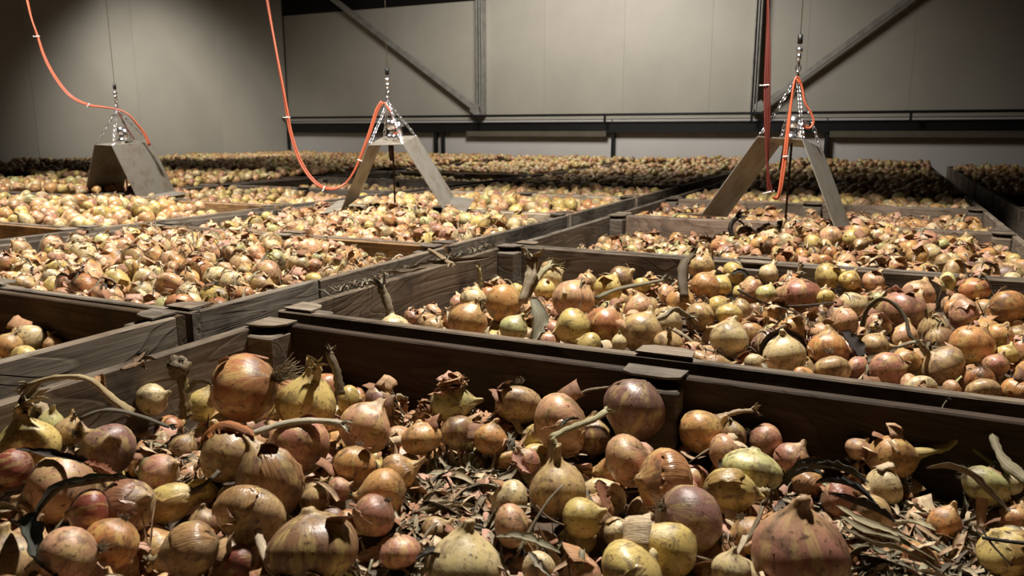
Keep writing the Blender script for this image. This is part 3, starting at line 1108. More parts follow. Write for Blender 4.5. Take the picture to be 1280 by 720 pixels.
H2 = [
    (491, 409, 20, 'cream', 1, 95, 0, 1.13, '', 'cream onion with a tall dry stem, first at the empty corner of its crate'),
    (542, 410, 14, 'tan', 0, 60, 0, 1.12, '', 'small tan onion between the tall stem onion and the shiny one'),
    (585, 401, 25, 'amber', 0, 60, .1, 1.15, 'n', 'shiny orange-amber onion close to the near rim of the second crate'),
    (592, 375, 17, 'cream', 0, 75, 0, 1.13, 'k', 'pale onion with a thin upright stem behind the shiny orange-amber one'),
    (629, 378, 24, 'amber', 0, 10, .1, 1.15, 'r', 'amber onion showing a dark bearded root disc'),
    (642, 411, 18, 'green', 0, 60, 0, 1.15, '', 'yellow-green onion beside the broad grey leaf'),
    (689, 344, 18, 'cream', 1, 20, 0, 1.14, 'k', 'pale striped onion next to the two pale leafy stems'),
    (681, 362, 14, 'yellow', 0, 90, 0, 1.13, '', 'pale yellow onion below the two pale leafy stems'),
    (717, 375, 27, 'peach', 0, 60, 0, 1.17, '', 'large smooth peach onion in the second crate'),
    (716, 409, 24, 'yellow', 0, 200, .2, 1.16, 'n', 'yellow onion with a green neck, in front of the large smooth peach one'),
    (735, 433, 19, 'yellow', 1, 150, 0, 1.15, '', 'pale yellow onion touching the near rim of the second crate'),
    (757, 405, 25, 'copper', 0, 60, 0, 1.16, '', 'orange onion with a stained brown underside in the second crate'),
    (774, 429, 11, 'cream', 2, 90, 0, 1.15, '', 'very small cream onion inside a curled grey skin'),
    (802, 415, 27, 'tan', 0, 60, 0, 1.16, '', 'green-tan onion under the kinked grey stalk'),
    (760, 361, 18, 'yellow', 0, 60, 0, 1.15, '', 'yellow onion behind the large smooth peach one'),
    (776, 348, 16, 'brown', 0, 40, .2, 1.16, '', 'brown-capped onion near the back board of the second crate'),
    (735, 352, 12, 'tan', 0, 90, 0, 1.13, '', 'small tan onion by the back board of the second crate'),
    (802, 357, 11, 'yellow', 2, 0, 0, 1.15, '', 'small yellow onion below the dark upright stalk group'),
    (799, 386, 19, 'peach', 0, 100, 0, 1.15, 'k', 'peach onion behind the green-tan one'),
    (835, 428, 18, 'tan', 1, 90, .7, 1.15, 'n', 'tan onion with its neck scar facing out by the rim'),
    (833, 405, 21, 'cream', 0, 200, 0, 1.15, 'k', 'cream onion lying under the kinked grey stalk end'),
    (876, 333, 18, 'tan', 0, 60, 0, 1.18, '', 'ribbed tan onion just beside the dark upright stalk'),
    (882, 357, 18, 'orange', 0, 60, 0, 1.17, 'k', 'orange-brown onion just below the ribbed tan one'),
    (901, 357, 14, 'yellow', 0, 60, 0, 1.16, '', 'small yellow onion overlapped by the orange-brown one'),
    (851, 377, 18, 'amber', 0, 60, 0, 1.16, 'k', 'amber onion at the foot of the dark upright stalk'),
    (875, 395, 18, 'tan', 0, 60, 0, 1.15, 'nk', 'tan onion with a long twisted skin in the second crate'),
    (912, 424, 24, 'cream', 0, 80, -.1, 1.17, '', 'tall cream-tan onion with fine ribs standing by the near rim'),
    (912, 393, 17, 'yellow', 1, 80, 0, 1.16, '', 'flat yellow onion behind the tall cream-tan one'),
    (980, 444, 26, 'cream', 0, 90, .1, 1.16, 'k', 'cream onion ringed by a dark curled skin'),
    (1035, 437, 24, 'orange', 0, 80, 0, 1.16, 'k', 'orange ribbed onion next to the dark hanging skin'),
    (1040, 463, 23, 'tan', 1, 270, .4, 1.15, 'r', 'pale tan onion with root scar pressed against the rim'),
    (943, 453, 12, 'cream', 2, 20, 0, 1.16, 'n', 'small cream onion resting on the rim by the hanging strip'),
    (999, 367, 25, 'pink', 1, 90, 0, 1.17, 'nk', 'pink ribbed onion behind the crossing dark stem'),
    (938, 363, 17, 'peach', 1, 150, 0, 1.17, 'k', 'shiny peach onion in front of the small lemon one'),
    (958, 368, 13, 'green', 0, 60, 0, 1.16, '', 'small yellow-green onion touching the shiny peach one'),
    (1066, 383, 19, 'cream', 3, 30, 0, 1.17, 'n', 'glossy cream onion with a neat pointed neck'),
    (1056, 402, 19, 'peach', 1, 190, .1, 1.16, 'k', 'glossy pale peach onion below the pointed cream one'),
    (1035, 345, 17, 'yellow', 0, 20, 0, 1.17, 'k', 'yellow striped onion near the back rim of the second crate'),
    (917, 341, 15, 'yellow', 1, 30, 0, 1.17, 'k', 'small lemon onion marked by a dark fleck'),
    (961, 342, 13, 'cream', 3, 60, 0, 1.17, 'n', 'cream onion with a spiky neck at the back rim'),
    (1131, 389, 27, 'pink', 0, 40, 0, 1.17, '', 'large dull pinkish onion behind the dark hooked leaf'),
    (1148, 369, 20, 'peach', 0, 60, 0, 1.17, '', 'peach onion behind the large dull pinkish one'),
    (1218, 361, 19, 'copper', 1, 90, 0, 1.17, 'r', 'round copper onion near the back board by the frame edge'),
    (1262, 383, 22, 'orange', 2, 0, 0, 1.17, '', 'long orange-tan onion at the frame edge of the second crate'),
    (1205, 394, 21, 'pink', 1, 0, .1, 1.16, 'k', 'pinkish flat onion under the round copper one'),
    (1216, 432, 27, 'orange', 0, 60, 0, 1.17, '', 'large orange-brown onion towards the frame edge'),
    (1178, 457, 27, 'tan', 1, 140, 0, 1.16, 'n', 'wide tan onion whose neck bends up, near the rim'),
    (1110, 463, 23, 'pink', 0, 20, .2, 1.15, 'k', 'pinkish red onion in torn skin close to the rim'),
    (1184, 353, 13, 'green', 6, 0, 0, 1.17, '', 'flat green-yellow onion beneath the back board edge'),
    (1250, 421, 17, 'amber', 0, 60, 0, 1.16, 'k', 'amber onion beside the large orange-brown one'),
    (1245, 456, 15, 'pink', 0, 60, 0, 1.15, '', 'small pink onion under a yellow one by the frame edge'),
    (1259, 444, 14, 'yellow', 0, 60, 0, 1.16, '', 'small yellow onion by the frame edge above the pink one'),
    (1229, 489, 20, 'tan', 1, 270, .4, 1.15, 'r', 'tan onion with root scar in the far corner of the rim'),
    (1272, 490, 19, 'orange', 0, 60, 0, 1.15, 'k', 'orange onion cut by the frame edge at the rim'),
    (1190, 488, 13, 'peach', 1, 10, 0, 1.14, '', 'small peach onion low against the rim'),
    (1094, 432, 17, 'tan', 0, 60, 0, 1.15, 'k', 'dim ribbed tan onion behind the pinkish red one'),
    (1131, 422, 17, 'peach', 2, 70, 0, 1.15, 'k', 'peach onion with a dark gash by the hooked leaf'),
    (1062, 350, 13, 'yellow', 0, 60, 0, 1.17, 'k', 'small yellow onion below a shaggy top at the back rim'),
    (1092, 352, 14, 'peach', 0, 60, 0, 1.17, 'k', 'small peach onion close to the back rim'),
    (1175, 425, 18, 'brown', 0, 120, 0, 1.15, 'k', 'dull brown onion with a wavy torn skin'),
]
H3 = [
    (37, 424, 20, 'cream', 0, 130, .1, 1.10, 'n', 'cream onion highest in the half empty crate'),
    (66, 431, 12, 'peach', 3, 100, 0, 1.09, 'n', 'small peach onion with a pointed skin in the half empty crate'),
    (10, 432, 17, 'amber', 0, 60, 0, 1.09, 'n', 'amber onion at the frame edge of the half empty crate'),
    (30, 445, 15, 'yellow', 2, 0, 0, 1.08, '', 'yellow onion low against the long side plank'),
]
BD = {'C0': (-1.175, .475, .085, 1.236), 'C1': (-1.175, .475, 1.36, 2.475), 'L0': (-2.84, -1.41, .08, 1.19)}
ON = []       # dicts: c (centre), r, colour, shape, axis, feat, label, hero


def axis_of(a, k):
    a = math.radians(a)
    v = RW * math.cos(a) + UW * math.sin(a) - FW * k
    return v / np.linalg.norm(v)


for lst, cr in ((H1, 'C0'), (H2, 'C1'), (H3, 'L0')):
    for (u, v, r, c, s, a, k, z, ft, lab) in lst:
        P, t = on_z(u, v, z if z else 1.12)
        ON.append(dict(uv=(u, v), rp=r, t=t, col=c, shape=s, axis=axis_of(a, k), feat=ft, label=lab, cr=cr, hero=True))


def clampt(o):
    """slide along its sight line until the onion lies inside its crate"""
    d = ray(*o['uv'])
    x0, x1, y0, y1 = BD[o['cr']]
    rr = o['rp'] / FPX
    t = o['t']
    for _ in range(3):
        # y
        if (d[1] + rr) * t > y1:
            t = y1 / (d[1] + rr)
        if (d[1] - rr) * t < y0:
            t = y0 / (d[1] - rr)
        if (d[0] - rr) * t < x0 and d[0] < 0:
            t = x0 / (d[0] - rr)
    o['t'] = t
    o['c'] = CAM + d * t
    o['r'] = rr * t


for o in ON:
    clampt(o)
for it in range(60):
    mv = 0
    for i in range(len(ON)):
        a = ON[i]
        for j in range(i + 1, len(ON)):
            b = ON[j]
            if a['cr'] != b['cr']:
                continue
            dd = np.linalg.norm(a['c'] - b['c'])
            if dd < .90 * (a['r'] + b['r']):
                # the one lower in the picture is nearer
                ka = a['uv'][1] + .25 * a['rp']
                kb = b['uv'][1] + .25 * b['rp']
                n_, f_ = (a, b) if ka > kb else (b, a)
                n_['t'] *= .993
                f_['t'] *= 1.005
                clampt(n_)
                clampt(f_)
                mv += 1
    if not mv:
        break

# ------------------------------------------------------------------ fill the crates
# leaf-litter drifts in the front crate, where the photo shows mostly shredded leaves
ZONES = []
for (u, v, su, sv, dens) in ((585, 600, .14, .10, 1.), (540, 655, .13, .09, 1.), (1030, 600, .12, .08, .9), (1130, 630, .16, .10, 1.), (1130, 695, .16, .08, 1.), (240, 560, .10, .06, .8), (930, 545, .08, .05, .4), (560, 520, .1, .04, .4)):
    P, t = on_z(u, v, 1.10)
    ZONES.append((P[0], P[1], su, sv, dens))


def zone(x, y):
    return max(d * math.exp(-((x - a) / s1) ** 2 - ((y - b) / s2) ** 2) for a, b, s1, s2, d in ZONES)


ZW, ZHt = 640, 360
zbuf = np.full((ZHt, ZW), 1e9)
ibuf = np.full((ZHt, ZW), -1, int)
uu, vv = np.meshgrid((np.arange(ZW) + .5) * 2, (np.arange(ZHt) + .5) * 2)
RD = FW + RW * ((uu - 640) / FPX)[..., None] + UW * ((360 - vv) / FPX)[..., None]
for c in CR:
    if c[3] > 5:
        continue
    for yb in (c[2], c[3]):
        with np.errstate(all='ignore'):
            t = yb / RD[..., 1]
            x = RD[..., 0] * t
            z = CAMZ + RD[..., 2] * t
        ok = (t > 0) & (x > c[0]) & (x < c[1]) & (z < RIM) & (t < zbuf)
        zbuf[ok] = t[ok]
    for xb in (c[0], c[1]):
        with np.errstate(all='ignore'):
            t = xb / RD[..., 0]
            y = RD[..., 1] * t
            z = CAMZ + RD[..., 2] * t
        ok = (t > 0) & (y > c[2]) & (y < c[3]) & (z < RIM) & (t < zbuf)
        zbuf[ok] = t[ok]


def disc(o):
    u, v, t = pix(o['c'])
    if t < .05:
        return None
    rp = o['r'] / t * FPX
    x0, x1 = int((u - rp) / 2), int((u + rp) / 2) + 1
    y0, y1 = int((v - rp) / 2), int((v + rp) / 2) + 1
    x0, y0, x1, y1 = max(x0, 0), max(y0, 0), min(x1, ZW), min(y1, ZHt)
    if x0 >= x1 or y0 >= y1:
        return None
    q = 1 - ((uu[y0:y1, x0:x1] - u) ** 2 + (vv[y0:y1, x0:x1] - v) ** 2) / rp ** 2
    m = q > 0
    dep = t - o['r'] * np.sqrt(np.maximum(q, 0))
    return (slice(y0, y1), slice(x0, x1)), m, dep


def stamp(i, o):
    k = disc(o)
    if k is None:
        return 0
    s, m, dep = k
    mm = m & (dep < zbuf[s])
    zbuf[s][mm] = dep[mm]
    ibuf[s][mm] = i
    return int(mm.sum())


for i, o in enumerate(ON):
    stamp(i, o)

GRID = {}
CELL = .09


def gadd(i, o):
    GRID.setdefault((int(o['c'][0] // CELL), int(o['c'][1] // CELL)), []).append(i)


for i, o in enumerate(ON):
    gadd(i, o)


def fits(c, r, f=.88):
    gx, gy = int(c[0] // CELL), int(c[1] // CELL)
    for a in (-1, 0, 1):
        for b in (-1, 0, 1):
            for j in GRID.get((gx + a, gy + b), ()):
                o = ON[j]
                dx, dy, dz = c[0] - o['c'][0], c[1] - o['c'][1], c[2] - o['c'][2]
                if dx * dx + dy * dy + dz * dz < (f * (r + o['r'])) ** 2:
                    return False
    return True


def rnd_axis(rr):
    v = np.array([rr.gauss(0, 1), rr.gauss(0, 1), rr.gauss(0, .8)])
    return v / np.linalg.norm(v)


NH = len(ON)
for c in CR:
    x0, x1, y0, y1, sf, _, _, key = c[:8]
    rr = random.Random(hash(key) % 1 + sum(ord(ch) * (i + 3) for i, ch in enumerate(key)))
    cyy = (y0 + y1) / 2
    cxx = (x0 + x1) / 2
    dist = math.hypot(cxx, cyy)
    near = key in ('C0', 'C1', 'L0', 'L1', 'C2')
    rlo, rhi = (.029, .046) if key != 'C0' else (.024, .040)
    if dist > 5.5:
        rlo, rhi = .034, .046
    pal = PWPALE if (key[0] in 'LM' and key not in ('L0',)) or dist > 4.5 else PW
    layers = ((0, 900), (-.035, 600)) if dist < 5.5 else ((0, 520),)
    if key == 'C0':
        layers = ((-.012, 900), (-.045, 700), (-.075, 500))
    for dz, tries in layers:
        for _ in range(tries * (2 if near else 1)):
            r = rr.uniform(rlo, rhi) if rr.random() > .15 else rr.uniform(rlo * .8, rlo)
            x = rr.uniform(x0 + TH + r + .004, x1 - TH - r - .004)
            y = rr.uniform(y0 + TH + r + .004, y1 - TH - r - .004)
            z = sf(x, y) + dz + rr.uniform(-.016, .016)
            p = np.array([x, y, z])
            if key == 'C0' and zone(x, y) > .42 and z > surf_front(x, y) - .06:
                continue
            # keep clear of the corner and middle posts
            ex = min(x - x0, x1 - x)
            ey = min(y - y0, y1 - y)
            if (ex < .092 + r and ey < .092 + r and z < RIM) or (abs(x - cxx) < .055 + r and ey < .07 + r):
                continue
            if not fits(p, r):
                continue
            o = dict(c=p, r=r, col=rr.choice(pal), shape=rr.randrange(8), axis=rnd_axis(rr), cr=key, hero=False)
            f = rr.random()
            o['feat'] = ('k' if rr.random() < .18 else '') + ('n' if f < .25 else 'N' if f < .33 else 'r' if f < .5 else '')
            if key in ('C0', 'C1', 'L0'):
                k = disc(o)
                if k is not None:
                    s, m, dep = k
                    sub = ibuf[s]
                    blocked = m & (sub >= 0) & (sub < NH) & (dep < zbuf[s])
                    if blocked.sum() > .07 * m.sum():
                        continue
            ON.append(o)
            i = len(ON) - 1
            gadd(i, o)
            stamp(i, o) if dist < 5.5 else None

cnt = np.bincount(ibuf[ibuf >= 0], minlength=len(ON))
rank = sorted(range(len(ON)), key=lambda i: -(cnt[i] + (40 if ON[i]['hero'] and cnt[i] > 0 else 0)))
chosen = [i for i in rank[:300] if cnt[i] > 5]
chs = set(chosen)

# ------------------------------------------------------------------ labels for the filled-in onions
SHORT = [(ON[i]['uv'], ON[i]['label']) for i in range(NH) if i in chs]
LAND = [((305, 485), 'the bristly rooted copper onion'), ((384, 503), 'the olive-yellow onion with upright twisted neck'),
        ((36, 556), 'the yellow onion at the frame edge'), ((75, 612), 'the large peach onion by the dark twisted leaf'),
        ((112, 640), 'the dark red smooth onion'), ((135, 562), 'the purplish ribbed onion'), ((236, 688), 'the olive tan onion near the bottom'),
        ((337, 600), 'the large two-tone onion'), ((393, 686), 'the very large streaked onion'), ((372, 558), 'the speckled pinkish onion'),
        ((457, 535), 'the glossy peach onion by the board'), ((478, 616), 'the shiny golden amber onion'), ((527, 548), 'the cracked amber onion'),
        ((565, 504), 'the long yellow-green onion'), ((648, 506), 'the tan onion with hanging neck'), ((700, 530), 'the broad smooth peach onion'),
        ((794, 512), 'the big muddy purple-brown onion'), ((698, 612), 'the onion under the forked stem'), ((830, 604), 'the copper-red striped onion'),
        ((861, 651), 'the large grey-brown onion'), ((790, 716), 'the pale yellow onion at the bottom'), ((998, 692), 'the largest onion'),
        ((940, 588), 'the smooth bright green onion'), ((877, 539), 'the glossy amber onion by the board'), ((1116, 573), 'the golden long-stalked onion'),
        ((1232, 608), 'the long slanted green onion'), ((580, 710), 'the large cream-yellow onion'), ((1258, 690), 'the yellow onion behind black stems'),
        ((491, 409), 'the tall-stemmed cream onion'), ((585, 401), 'the shiny orange-amber onion'), ((629, 378), 'the bearded amber onion'),
        ((717, 375), 'the large peach onion in crate two'), ((716, 409), 'the yellow onion with green neck'), ((757, 405), 'the orange onion stained brown below'),
        ((802, 415), 'the green-tan onion'), ((776, 348), 'the brown-capped onion'), ((876, 333), 'the ribbed tan onion'), ((912, 424), 'the tall cream-tan onion'),
        ((980, 444), 'the dark-ringed cream onion'), ((1035, 437), 'the orange ribbed onion'), ((999, 367), 'the pink ribbed onion'), ((1066, 383), 'the pointed cream onion'),
        ((1131, 389), 'the large dull pinkish onion'), ((1216, 432), 'the large orange-brown onion'), ((1178, 457), 'the wide tan onion at the rim'),
        ((1218, 361), 'the round copper onion'), ((1262, 383), 'the long orange-tan onion'), ((1110, 463), 'the pinkish red onion'), ((37, 424), 'the cream onion in the half empty crate'),
        ((938, 363), 'the shiny peach onion'), ((229, 393), 'the knotty corner of the lit crate'), ((383, 355), 'the dark joint in the lit plank'), ((0, 367), 'the lit crate rim at the frame edge'),
        ((120, 378), 'the lit crate rim above the bare board'), ((545, 318), 'the tan inner board of the lit crate'), ((1000, 300), 'the foot of the brown rod'), ((1060, 292), 'the foot of the brown-stained sheet'),
        ((885, 272), 'the splayed foot of the brown-stained sheet'), ((1228, 262), 'the crate corner beside the aisle')]
used = {ON[i]['label'] for i in range(NH)}
REL = {0: 'just beside', 1: 'just above', 2: 'just below'}


def auto_label(o, u, v, rp):
    base = ('small ' if rp < 11 else 'large ' if rp > 24 else '') + WORD[o['col']] + ' onion'
    ft = [x for x in (('loose skin' if 'k' in o['feat'] else ''), ('a stub neck' if 'n' in o['feat'] else ''), ('a long dry neck' if 'N' in o['feat'] else ''), ('hairy roots' if 'r' in o['feat'] else '')) if x]
    q = sorted(LAND, key=lambda L: math.hypot(L[0][0] - u, (L[0][1] - v) * 1.3))
    for far in ('', ' farther'):
        for (lu, lv), nm in q[:7]:
            du, dv = u - lu, v - lv
            if abs(dv) > abs(du):
                rel = 'above' if dv < 0 else 'below'
            else:
                rel = 'left of' if du < 0 else 'right of'
            if far:
                rel = 'well ' + rel
            for f in ([''] + [' with ' + ft[0]] if ft else ['']):
                s = '%s%s, %s %s' % (base, f, rel, nm)
                if len(s.replace('-', ' ').split()) <= 16 and s not in used:
                    used.add(s)
                    return s
    for n in range(2, 60):
        s = '%s, %s above %s' % (base, ['second', 'third', 'fourth', 'fifth', 'sixth', 'seventh'][n % 6], q[n % 5][1])
        if s not in used:
            used.add(s)
            return s
    return base + ' in the heap'


def basis(ax, roll):
    z = Vector(ax)
    m = z.to_track_quat('Z', 'Y').to_matrix()
    return (m @ Matrix.Rotation(roll, 3, 'Z'))


SKC = [lin(c) for c in ((176, 120, 70), (196, 150, 100), (150, 96, 60), (206, 172, 128), (140, 84, 60), (190, 140, 84))]
DRYC = [lin(c) for c in ((150, 132, 96), (120, 104, 78), (172, 154, 118), (96, 84, 64), (134, 124, 88), (188, 170, 134), (84, 78, 56))]
GRP = {'C0': 'onions in the front crate', 'C1': 'onions in the second crate', 'L0': 'onions in the half empty crate'}
LONGNECK = {}
for i in sorted(chosen):
    o = ON[i]
    u, v, t = pix(o['c'])
    rr = random.Random(i * 13 + 5)
    rp = o['r'] / t * FPX
    m = basis(o['axis'], rr.uniform(0, 6.28))
    ob = bpy.data.objects.new('onion', OM[o['shape']])
    col.objects.link(ob)
    sq = 1.0
    ob.matrix_world = Matrix.Translation(Vector(o['c'])) @ m.to_4x4() @ Matrix.Diagonal((o['r'],) * 3 + (1,))
    cc = PALN[o['col']]
    jt = rr.uniform(.86, 1.12)
    ob.color = (cc[0] * jt, cc[1] * jt, cc[2] * jt, 1)
    lab = o.get('label') or auto_label(o, u, v, rp)
    tag(ob, lab, 'onion', GRP.get(o['cr'], 'onions in the lit crates'))
    ft = o['feat']
    if 'k' in ft:
        sk = rr.choice(SKC)
        put('loose_skin', SKINS[o['shape']][rr.randrange(4)], ob, [sk[q] * .4 + cc[q] * .45 for q in range(3)], rot=(0, 0, rr.uniform(0, 6.28)))
    if 'n' in ft:
        put('neck', NECKS[rr.choice([0, 1, 4, 6, 7, 10])], ob, rr.choice(DRYC), rot=(0, 0, rr.uniform(0, 6.28)))
    if 'N' in ft:
        put('neck', NECKS[rr.choice([2, 3, 8, 9])], ob, rr.choice(DRYC), rot=(0, 0, rr.uniform(0, 6.28)))
    if 'R' in ft:
        put('roots', ROOTS[3], ob, lin((150, 130, 96)))
    elif 'r' in ft or rr.random() < .28:
        put('roots', ROOTS[rr.randrange(3)], ob, lin((140, 122, 92)), rot=(0, 0, rr.uniform(0, 6.28)))
    o['ob'] = ob
    LONGNECK[o['label'] if o['hero'] else i] = ob

# ------------------------------------------------------------------ every other onion: one heap
LOD = {}
for lv, (nu, nv) in enumerate(((18, 14), (12, 9), (8, 7))):
    for k in range(8):
        V, F = onion_geo(k, nu, nv)
        T = []
        for f in F:
            T += [(f[0], f[1], f[2])] + ([(f[0], f[2], f[3])] if len(f) == 4 else [])
        LOD[(lv, k)] = (V, np.array(T))
VV, TT, LL, CC, RR_ = [], [], [], [], []
base = 0
for i, o in enumerate(ON):
    if i in chs:
        continue
    u, v, t = pix(o['c'])
    if t < .1 or u < -120 or u > 1400 or v > 800:
        continue
    if o['cr'] in ('C0', 'C1', 'L0', 'L1', 'C2') and cnt[i] == 0 and o['c'][2] < 1.03:
        continue
    lv = 0 if t < 2.6 else 1 if t < 5 else 2
    V, T = LOD[(lv, o['shape'])]
    rr = random.Random(i)
    m = np.array(basis(o['axis'], rr.uniform(0, 6.28)))
    P = (V * o['r']) @ m.T + o['c']
    cc = PALN[o['col']]
    j = rr.uniform(.85, 1.12)
    VV.append(P)
    TT.append(T + base)
    LL.append(V)
    CC.append(np.tile(np.array([cc[0] * j, cc[1] * j, cc[2] * j, 1]), (len(V), 1)))
    RR_.append(np.full(len(V), rr.random()))
    base += len(V)


def big_mesh(name, V, T, mat, attrs):
    me = bpy.data.meshes.new(name)
    me.vertices.add(len(V))
    me.vertices.foreach_set('co', np.asarray(V, np.float32).ravel())
    me.loops.add(len(T) * 3)
    me.loops.foreach_set('vertex_index', np.asarray(T, np.int32).ravel())
    me.polygons.add(len(T))
    me.polygons.foreach_set('loop_start', np.arange(0, len(T) * 3, 3, dtype=np.int32))
    me.polygons.foreach_set('loop_total', np.full(len(T), 3, np.int32))
    me.polygons.foreach_set('use_smooth', np.ones(len(T), bool))
    for an, (ty, dat) in attrs.items():
        a = me.attributes.new(an, ty, 'POINT')
        key = {'FLOAT_VECTOR': 'vector', 'FLOAT': 'value', 'FLOAT_COLOR': 'color'}[ty]
        a.data.foreach_set(key, np.asarray(dat, np.float32).ravel())
    me.materials.append(mat)
    me.update()
    me.validate()
    return me


me = big_mesh('onion_heap', np.vstack(VV), np.vstack(TT), MAT_ONION_HEAP,
              {'loc': ('FLOAT_VECTOR', np.vstack(LL)), 'tint': ('FLOAT_COLOR', np.vstack(CC)), 'rnd': ('FLOAT', np.concatenate(RR_))})
heap = put('onion_heap', me)
tag(heap, 'countless brown and yellow onions filling the crates farther back', 'onions', kind='stuff')
print('onions', len(ON), 'tris', len(me.polygons), 'chosen', len(chosen))

# ------------------------------------------------------------------ litter
# height map of the near crates
HC = .008
HX0, HY0, HNX, HNY = -3.0, 0.0, int(3.6 / HC), int(4.8 / HC)
hm = np.full((HNX, HNY), 1.0)
for o in ON:
    x, y, z = o['c']
    if y > 4.7 or x < -2.95 or x > .55:
        continue
    r = o['r'] * .97
    i0, i1 = max(int((x - r - HX0) / HC), 0), min(int((x + r - HX0) / HC) + 1, HNX)
    j0, j1 = max(int((y - r - HY0) / HC), 0), min(int((y + r - HY0) / HC) + 1, HNY)
    if i0 >= i1 or j0 >= j1:
        continue
    X = HX0 + (np.arange(i0, i1) + .5) * HC
    Y = HY0 + (np.arange(j0, j1) + .5) * HC
    q = r * r - (X[:, None] - x) ** 2 - (Y[None, :] - y) ** 2
    hh = np.where(q > 0, z + np.sqrt(np.maximum(q, 0)), 0)
    hm[i0:i1, j0:j1] = np.maximum(hm[i0:i1, j0:j1], hh)


def H(x, y):
    i, j = int((x - HX0) / HC), int((y - HY0) / HC)
    if 0 <= i < HNX and 0 <= j < HNY:
        return hm[i, j]
    return 1.1


def bed(x, y):
    return surf_front(x, y) - .05 + .045 * zone(x, y)


# a bed of crumbled skins under each near heap
def bed_mesh(key, fn):
    c = CRD[key]
    x0, x1, y0, y1 = c[0] + TH + .001, c[1] - TH - .001, c[2] + TH + .001, c[3] - TH - .001
    nx, ny = 70, 50
    V, F = [], []
    for i in range(nx):
        for j in range(ny):
            x = x0 + (x1 - x0) * i / (nx - 1)
            y = y0 + (y1 - y0) * j / (ny - 1)
            V.append((x, y, fn(x, y) + .012 * noise.noise(Vector((x * 22, y * 22, 0))) + .006 * noise.noise(Vector((x * 60, y * 60, 0)))))
    for i in range(nx - 1):
        for j in range(ny - 1):
            a = i * ny + j
            F.append((a, a + ny, a + ny + 1, a + 1))
    return V, F


MAT_BED = plain('crumbled_skins', (86, 68, 50), .9, 0, 60, .6, .9)
BV, BF = [], []
for c in CR:
    key = c[7]
    if key == 'C0':
        fn = bed
    elif key in ('C1', 'C2', 'C3', 'L0', 'L1', 'L2', 'M1', 'M0'):
        fn = (lambda s: (lambda x, y: s(x, y) - .06))(c[4])
    else:
        fn = (lambda s: (lambda x, y: s(x, y) - .03))(c[4])
    if key in ('C0', 'C1', 'C2', 'C3', 'L0', 'L1', 'L2', 'M0', 'M1'):
        v, f = bed_mesh(key, fn)
    else:
        x0, x1, y0, y1 = c[0] + TH, c[1] - TH, c[2] + TH, c[3] - TH
        v, f = [], []
        for i in range(12):
            for j in range(9):
                x = x0 + (x1 - x0) * i / 11
                y = y0 + (y1 - y0) * j / 8
                v.append((x, y, fn(x, y)))
        for i in range(11):
            for j in range(8):
                a = i * 9 + j
                f.append((a, a + 9, a + 10, a + 1))
    n0 = len(BV)
    BV += v
    BF += [[k + n0 for k in q] for q in f]
bedo = put('crumbled_skin_bed', mesh_from('crumbled_skin_bed', BV, BF, MAT_BED))
tag(bedo, 'brown crumbled skins lying between and beneath the heaped onions', 'onion litter', kind='stuff')

LV, LF, LLc, LC = [], [], [], []
LITC = [lin(c) for c in ((178, 162, 132), (150, 134, 106), (192, 176, 146), (130, 116, 92), (156, 150, 118), (204, 190, 160), (112, 106, 82), (176, 146, 112), (188, 150, 114), (92, 80, 64))]
SKL = [lin(c) for c in ((202, 164, 122), (184, 138, 96), (214, 190, 152), (160, 112, 80), (204, 158, 134), (150, 108, 78))]


def add_lit(v, f, l, c):
    n0 = len(LV)
    LV.extend(v)
    LF.extend([[i + n0 for i in q] for q in f])
    LLc.extend(l)
    LC.extend([(*c, 1)] * len(v))


def strand(x, y, ln, wd, rr, key, lift=.0, c=None, n=8):
    a = rr.uniform(0, 6.28)
    curl = rr.uniform(-.9, .9)
    path = []
    c0 = CRD[key]
    ph = rr.uniform(0, 6)
    for i in range(n):
        s = i / (n - 1)
        a2 = a + curl * s
        x += math.cos(a2) * ln / n
        y += math.sin(a2) * ln / n
        if not (c0[0] + .03 < x < c0[1] - .03 and c0[2] + .03 < y < c0[3] - .03):
            break
        h = max(Hs(x, y) if key == 'C0' else .3 * Hs(x, y) + .7 * H(x, y), (bed(x, y) if key == 'C0' else 1.0))
        if key == 'C0':
            h = min(h, surf_front(x, y) + .035)
        if on_hero(x, y, h + .01, (.12 if key == 'C0' else .12) if len(path) < 1 else .6):
            break
        path.append(np.array([x, y, h + .003 + lift + .004 * (1 + math.sin(ph + s * 5))]))
    if len(path) < 4:
        return
    zz = [p[2] for p in path]
    for i in range(1, len(path) - 1):
        path[i][2] = (zz[i - 1] + zz[i] * 1.2 + zz[i + 1]) / 3.2 + .001
    v, f, l = ribbon_geo(path, wd, rr.uniform(-.5, .6), 3, seed=rr.randrange(9999), thick=.0005)
    add_lit(v, f, l, c or rr.choice(LITC))


